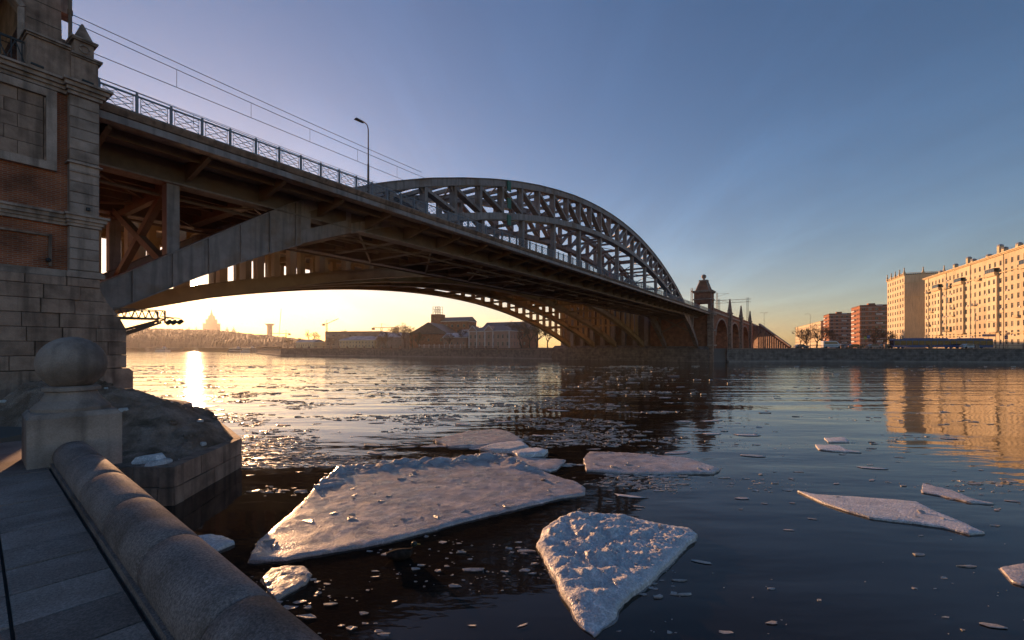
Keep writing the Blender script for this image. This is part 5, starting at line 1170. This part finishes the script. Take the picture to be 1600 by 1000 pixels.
tier(0, 88, -40, 40, 'podium'); tier(0, 42, 40, 96, 'main_shaft'); tier(0, 28, 96, 124, 'upper_tier'); tier(0, 17, 124, 146, 'crown_tier'); tier(0, 9, 146, 165, 'lantern', .4); tier(0, 4, 165, 195, 'spire', .9)
for cx_ in (-46, 46): tier(cx_, 10, 40, 70, 'shoulder'); tier(cx_, 6, 70, 86, 'shoulder_spire', .9)
for cx_ in (-150, -102, 88 + 16, 148): tier(cx_, 15, -40, 44, 'turret'); tier(cx_, 9, 44, 56, 'turret_crown'); tier(cx_, 5, 56, 74, 'turret_spire', .9)

# ------------------------------------------------------------------ vehicles and street furniture on the far road
M_BUS = mat('bus_blue', (.03, .10, .28), (.02, .08, .22), .35, 1); M_BUSG = mat('bus_glass', (.02, .022, .028), (.012, .013, .017), .1, 1, spec=.5); M_TYRE = mat('tyre', (.02, .02, .02), None, .9, 3); M_CARW = mat('white_car_paint', (.7, .7, .72), None, .3, 2); M_CARD = mat('dark_car_paint', (.03, .03, .035), None, .25, 2); M_CARR = mat('red_lamp', (.5, .02, .02), None, .3, 2); M_CARG = mat('grey_car_paint', (.25, .26, .28), None, .3, 2)
def wheels(t, xs_, w_, r_=.33):
    me = MB().tube([(0, -.11, 0), (0, .11, 0)], r_, 14).mesh('wheel', M_TYRE); rim_ = MB().tube([(0, -.12, 0), (0, .12, 0)], r_ * .55, 10).mesh('rim', M_CARG)
    for x in xs_:
        for s in (-1, 1): o = link('wheel', me, t, (x, s * w_, r_)); link('rim', rim_, o)
def road_pt(u, d):   # point on the far road d metres behind the bank line
    a, b = Vector(BANK[4]), Vector(BANK[3]); k = (u - 800) / 700.0; n_ = Vector((-(b - a).y, (b - a).x)).normalized(); a = a + n_ * d; t = (b - a + n_ * d).normalized()
    l = (k * a.y - a.x) / (t.x - k * t.y); q = a + t * l; return (q.x, q.y, 4.21), math.atan2(t.y, t.x)
def bus(label, u, d, Ln):
    loc, rz = road_pt(u, d); t = thing('city_bus', label, 'bus', loc, rz)
    MB().prism_y([(-Ln / 2, .35), (Ln / 2, .35), (Ln / 2, 1.6), (Ln / 2 - .12, 3.05), (Ln / 2 - .4, 3.15), (-Ln / 2 + .2, 3.15), (-Ln / 2, 2.9)], -1.25, 1.25).build('body', M_BUS, t)
    n = int(Ln / 1.7)
    wme_ = MB().box(0, Ln / n - .14, -1.275, -1.252, 1.15, 2.6).mesh('window', M_BUSG)
    for k in range(n): link('window', wme_, t, (-Ln / 2 + .07 + k * Ln / n, 0, 0))
    MB().box(-Ln / 2 - .02, -Ln / 2 - .001, -1.1, 1.1, 1.1, 2.7).build('windscreen', M_GLASS, t); MB().box(-Ln * .3, Ln * .3, -.8, .8, 3.15, 3.4).build('roof_unit', M_BUS, t)
    wheels(t, (-Ln / 2 + 2.6, Ln / 2 - 3.2), 1.1, .48)
bus('long blue city bus in front of the ochre blocks', 1446, 15, 19.5); bus('blue city bus close behind the long one', 1516, 17.5, 11)
def car(label, u, d, m, van=False, name='car'):
    loc, rz = road_pt(u, d); t = thing(name, label, 'van' if van else 'car', loc, rz)
    if van: prof = [(-2.8, .35), (2.8, .35), (2.85, 1.1), (2.1, 1.35), (1.35, 2.3), (1.0, 2.5), (-2.7, 2.5), (-2.85, 2.2)]; gl = [(-2.4, 1.5), (1.6, 1.5), (1.15, 2.15), (-2.4, 2.15)]
    else: prof = [(-2.15, .3), (2.15, .3), (2.2, .72), (1.2, .95), (.45, 1.42), (-1.0, 1.45), (-1.8, 1.0), (-2.2, .9)]; gl = [(-1.55, .98), (.95, .95), (.4, 1.33), (-.95, 1.35)]
    w_ = 1.0 if van else .88
    MB().prism_y(prof, -w_, w_).build('body', m, t); MB().prism_y(gl, -w_ - .012, -w_ - .001).build('side_window', M_GLASS, t); MB().prism_y(gl, w_ + .001, w_ + .012).build('side_window', M_GLASS, t)
    for s in (-.6, .6): MB().box(prof[2][0] - .04, prof[2][0] + .03, s - .18, s + .18, .62, .8).build('headlight', M_WHITE, t); MB().box(prof[0][0] - .08, prof[0][0] - .0, s - .14, s + .14, .7, .9).build('tail_light', M_CARR, t)
    wheels(t, (prof[0][0] + .85, prof[1][0] - .85), w_ - .1, .36 if van else .32)
car('white minibus driving on the road before the stair ramp', 1299, 12, M_CARW, True, 'minibus'); car('white car following the minibus', 1318, 15, M_CARW); car('black car beside the orange brick block foot', 1336, 12, M_CARD); car('grey car between the black car and the buses', 1366, 13, M_CARG); car('dark car next to the grey car', 1384, 16, M_CARD); car('pale grey car in front of the second bus', 1514, 11, M_CARW); car('grey car by the foot of the two armed lamp', 1252, 14, M_CARG)
def lamp_at(label, u, Y, vt, heads=1, arm=1.6): h_ = zat(vt, Y) - 4.2; return street_lamp(label, 0, 0, 0, h_, arm, world=(at(u, Y), Y, 4.2), rz=0, heads=heads)
lamp_at('two armed lamp post standing by the stair ramp', 1194, 165, 490, 2, 1.0); lamp_at('tall lamp post beside the white minibus', 1266, 165, 492); lamp_at('thick lamp post before the orange block next to the ochre corner block', 1375, 165, 488, 1, .8); lamp_at('lamp post with long arm before the ochre archway', 1556, 160, 504, 1, 2.5); lamp_at('lamp post before the middle of the long ochre block', 1464, 158, 508, 1, .8); lamp_at('lamp post before the ochre block close to the blue signs', 1568, 158, 490, 1, .8)
lamp_at('slim lamp post before the gabled hall', 675, 232, 518); lamp_at('slim lamp post before the snow roofed shed', 714, 226, 520); lamp_at('slim lamp post before the pink house', 775, 214, 518); lamp_at('slim lamp post under the ochre rib', 818, 205, 515); lamp_at('slim lamp post on the hazy upstream quay', 628, 255, 520)
M_SIGNB = mat('sign_blue', (.02, .08, .32), None, .4, 1); M_SIGNY = mat('sign_yellow', (.6, .55, .05), None, .5, 1); M_SIGNG = mat('light_housing', (.02, .02, .02), None, .5, 1); M_GREEN = mat('green_lens', (.02, .3, .2), None, .3, 1)
def sign(label, u, Y, v, w_, h_, m):
    t = thing('road_sign', label, 'sign', (at(u, Y), Y, 4.2)); z = zat(v, Y) - 4.2
    MB().tube([(0, .06, 0), (0, .06, z + h_ / 2)], .05, 6).build('post', M_STEEL_D, t); MB().box(-w_ / 2, w_ / 2, -.02, .0, z - h_ / 2, z + h_ / 2).build('sign_plate', m, t); MB().box(-w_ / 2 + .1, w_ / 2 - .1, -.025, -.021, z - .06, z + .06).build('sign_band', M_WHITE, t)
sign('wide blue direction sign before the ochre block', 1545, 157, 524, 4.6, .8, M_SIGNB); sign('square blue sign near the direction sign', 1572, 155, 527, 1.1, 1.3, M_SIGNB); sign('blue sign beside the orange block', 1357, 160, 526, 1.0, 1.0, M_SIGNB); sign('yellow sign beside the orange block', 1352, 158, 528, .9, .9, M_SIGNY); sign('white sign above the square blue sign', 1575, 157, 521, 1.3, .9, M_WHITE)
def tlight(label, u, Y, v):
    t = thing('traffic_light', label, 'traffic light', (at(u, Y), Y, 4.2)); z = zat(v, Y) - 4.2
    MB().tube([(0, 0, 0), (0, 0, z)], .07, 6).build('post', M_STEEL_D, t); MB().box(-.2, .2, -.15, .15, z, z + 1.0).build('housing', M_SIGNG, t)
    for k, m in enumerate((M_GREEN, M_SIGNY, M_CARR)): MB().tube([(0, -.19, z + .18 + k * .32), (0, -.15, z + .18 + k * .32)], .11, 10).build('lens', m, t)
tlight('traffic light before the ochre block by the buses', 1524, 156, 494); tlight('second traffic light beside the lamp with the long arm', 1562, 156, 522)

# ------------------------------------------------------------------ the visible sun and the haze
m = bpy.data.materials.new('sun_light'); m.use_nodes = True; nt = m.node_tree; nt.nodes.clear(); em = N(nt, 'ShaderNodeEmission'); em.inputs[0].default_value = (1, .8, .5, 1); em.inputs[1].default_value = 60; out = N(nt, 'ShaderNodeOutputMaterial'); tr_ = N(nt, 'ShaderNodeBsdfTransparent'); ads = N(nt, 'ShaderNodeAddShader'); nt.links.new(em.outputs[0], ads.inputs[0]); nt.links.new(tr_.outputs[0], ads.inputs[1]); nt.links.new(ads.outputs[0], out.inputs[0])
DS = 15000.0
so = MB().ball((0, 0, 0), DS * math.tan(R(.27)), 24, 14).build('sun_disc', m, None, True, SUN_DIR * DS); struct(so, 'low sun seen through the bridge ribs')
m = bpy.data.materials.new('haze_air'); m.use_nodes = True; nt = m.node_tree; nt.nodes.clear(); pvn = N(nt, 'ShaderNodeVolumePrincipled'); out = N(nt, 'ShaderNodeOutputMaterial'); nt.links.new(pvn.outputs[0], out.inputs['Volume'])
pvn.inputs['Color'].default_value = (.98, .90, .80, 1); pvn.inputs['Density'].default_value = .00011; pvn.inputs['Anisotropy'].default_value = .55
hz = MB().box(-4100, 4100, -140, 5600, -2, 275).build('haze', m); hz['kind'] = 'stuff'; hz['label'] = 'pale sunset haze filling the river valley'
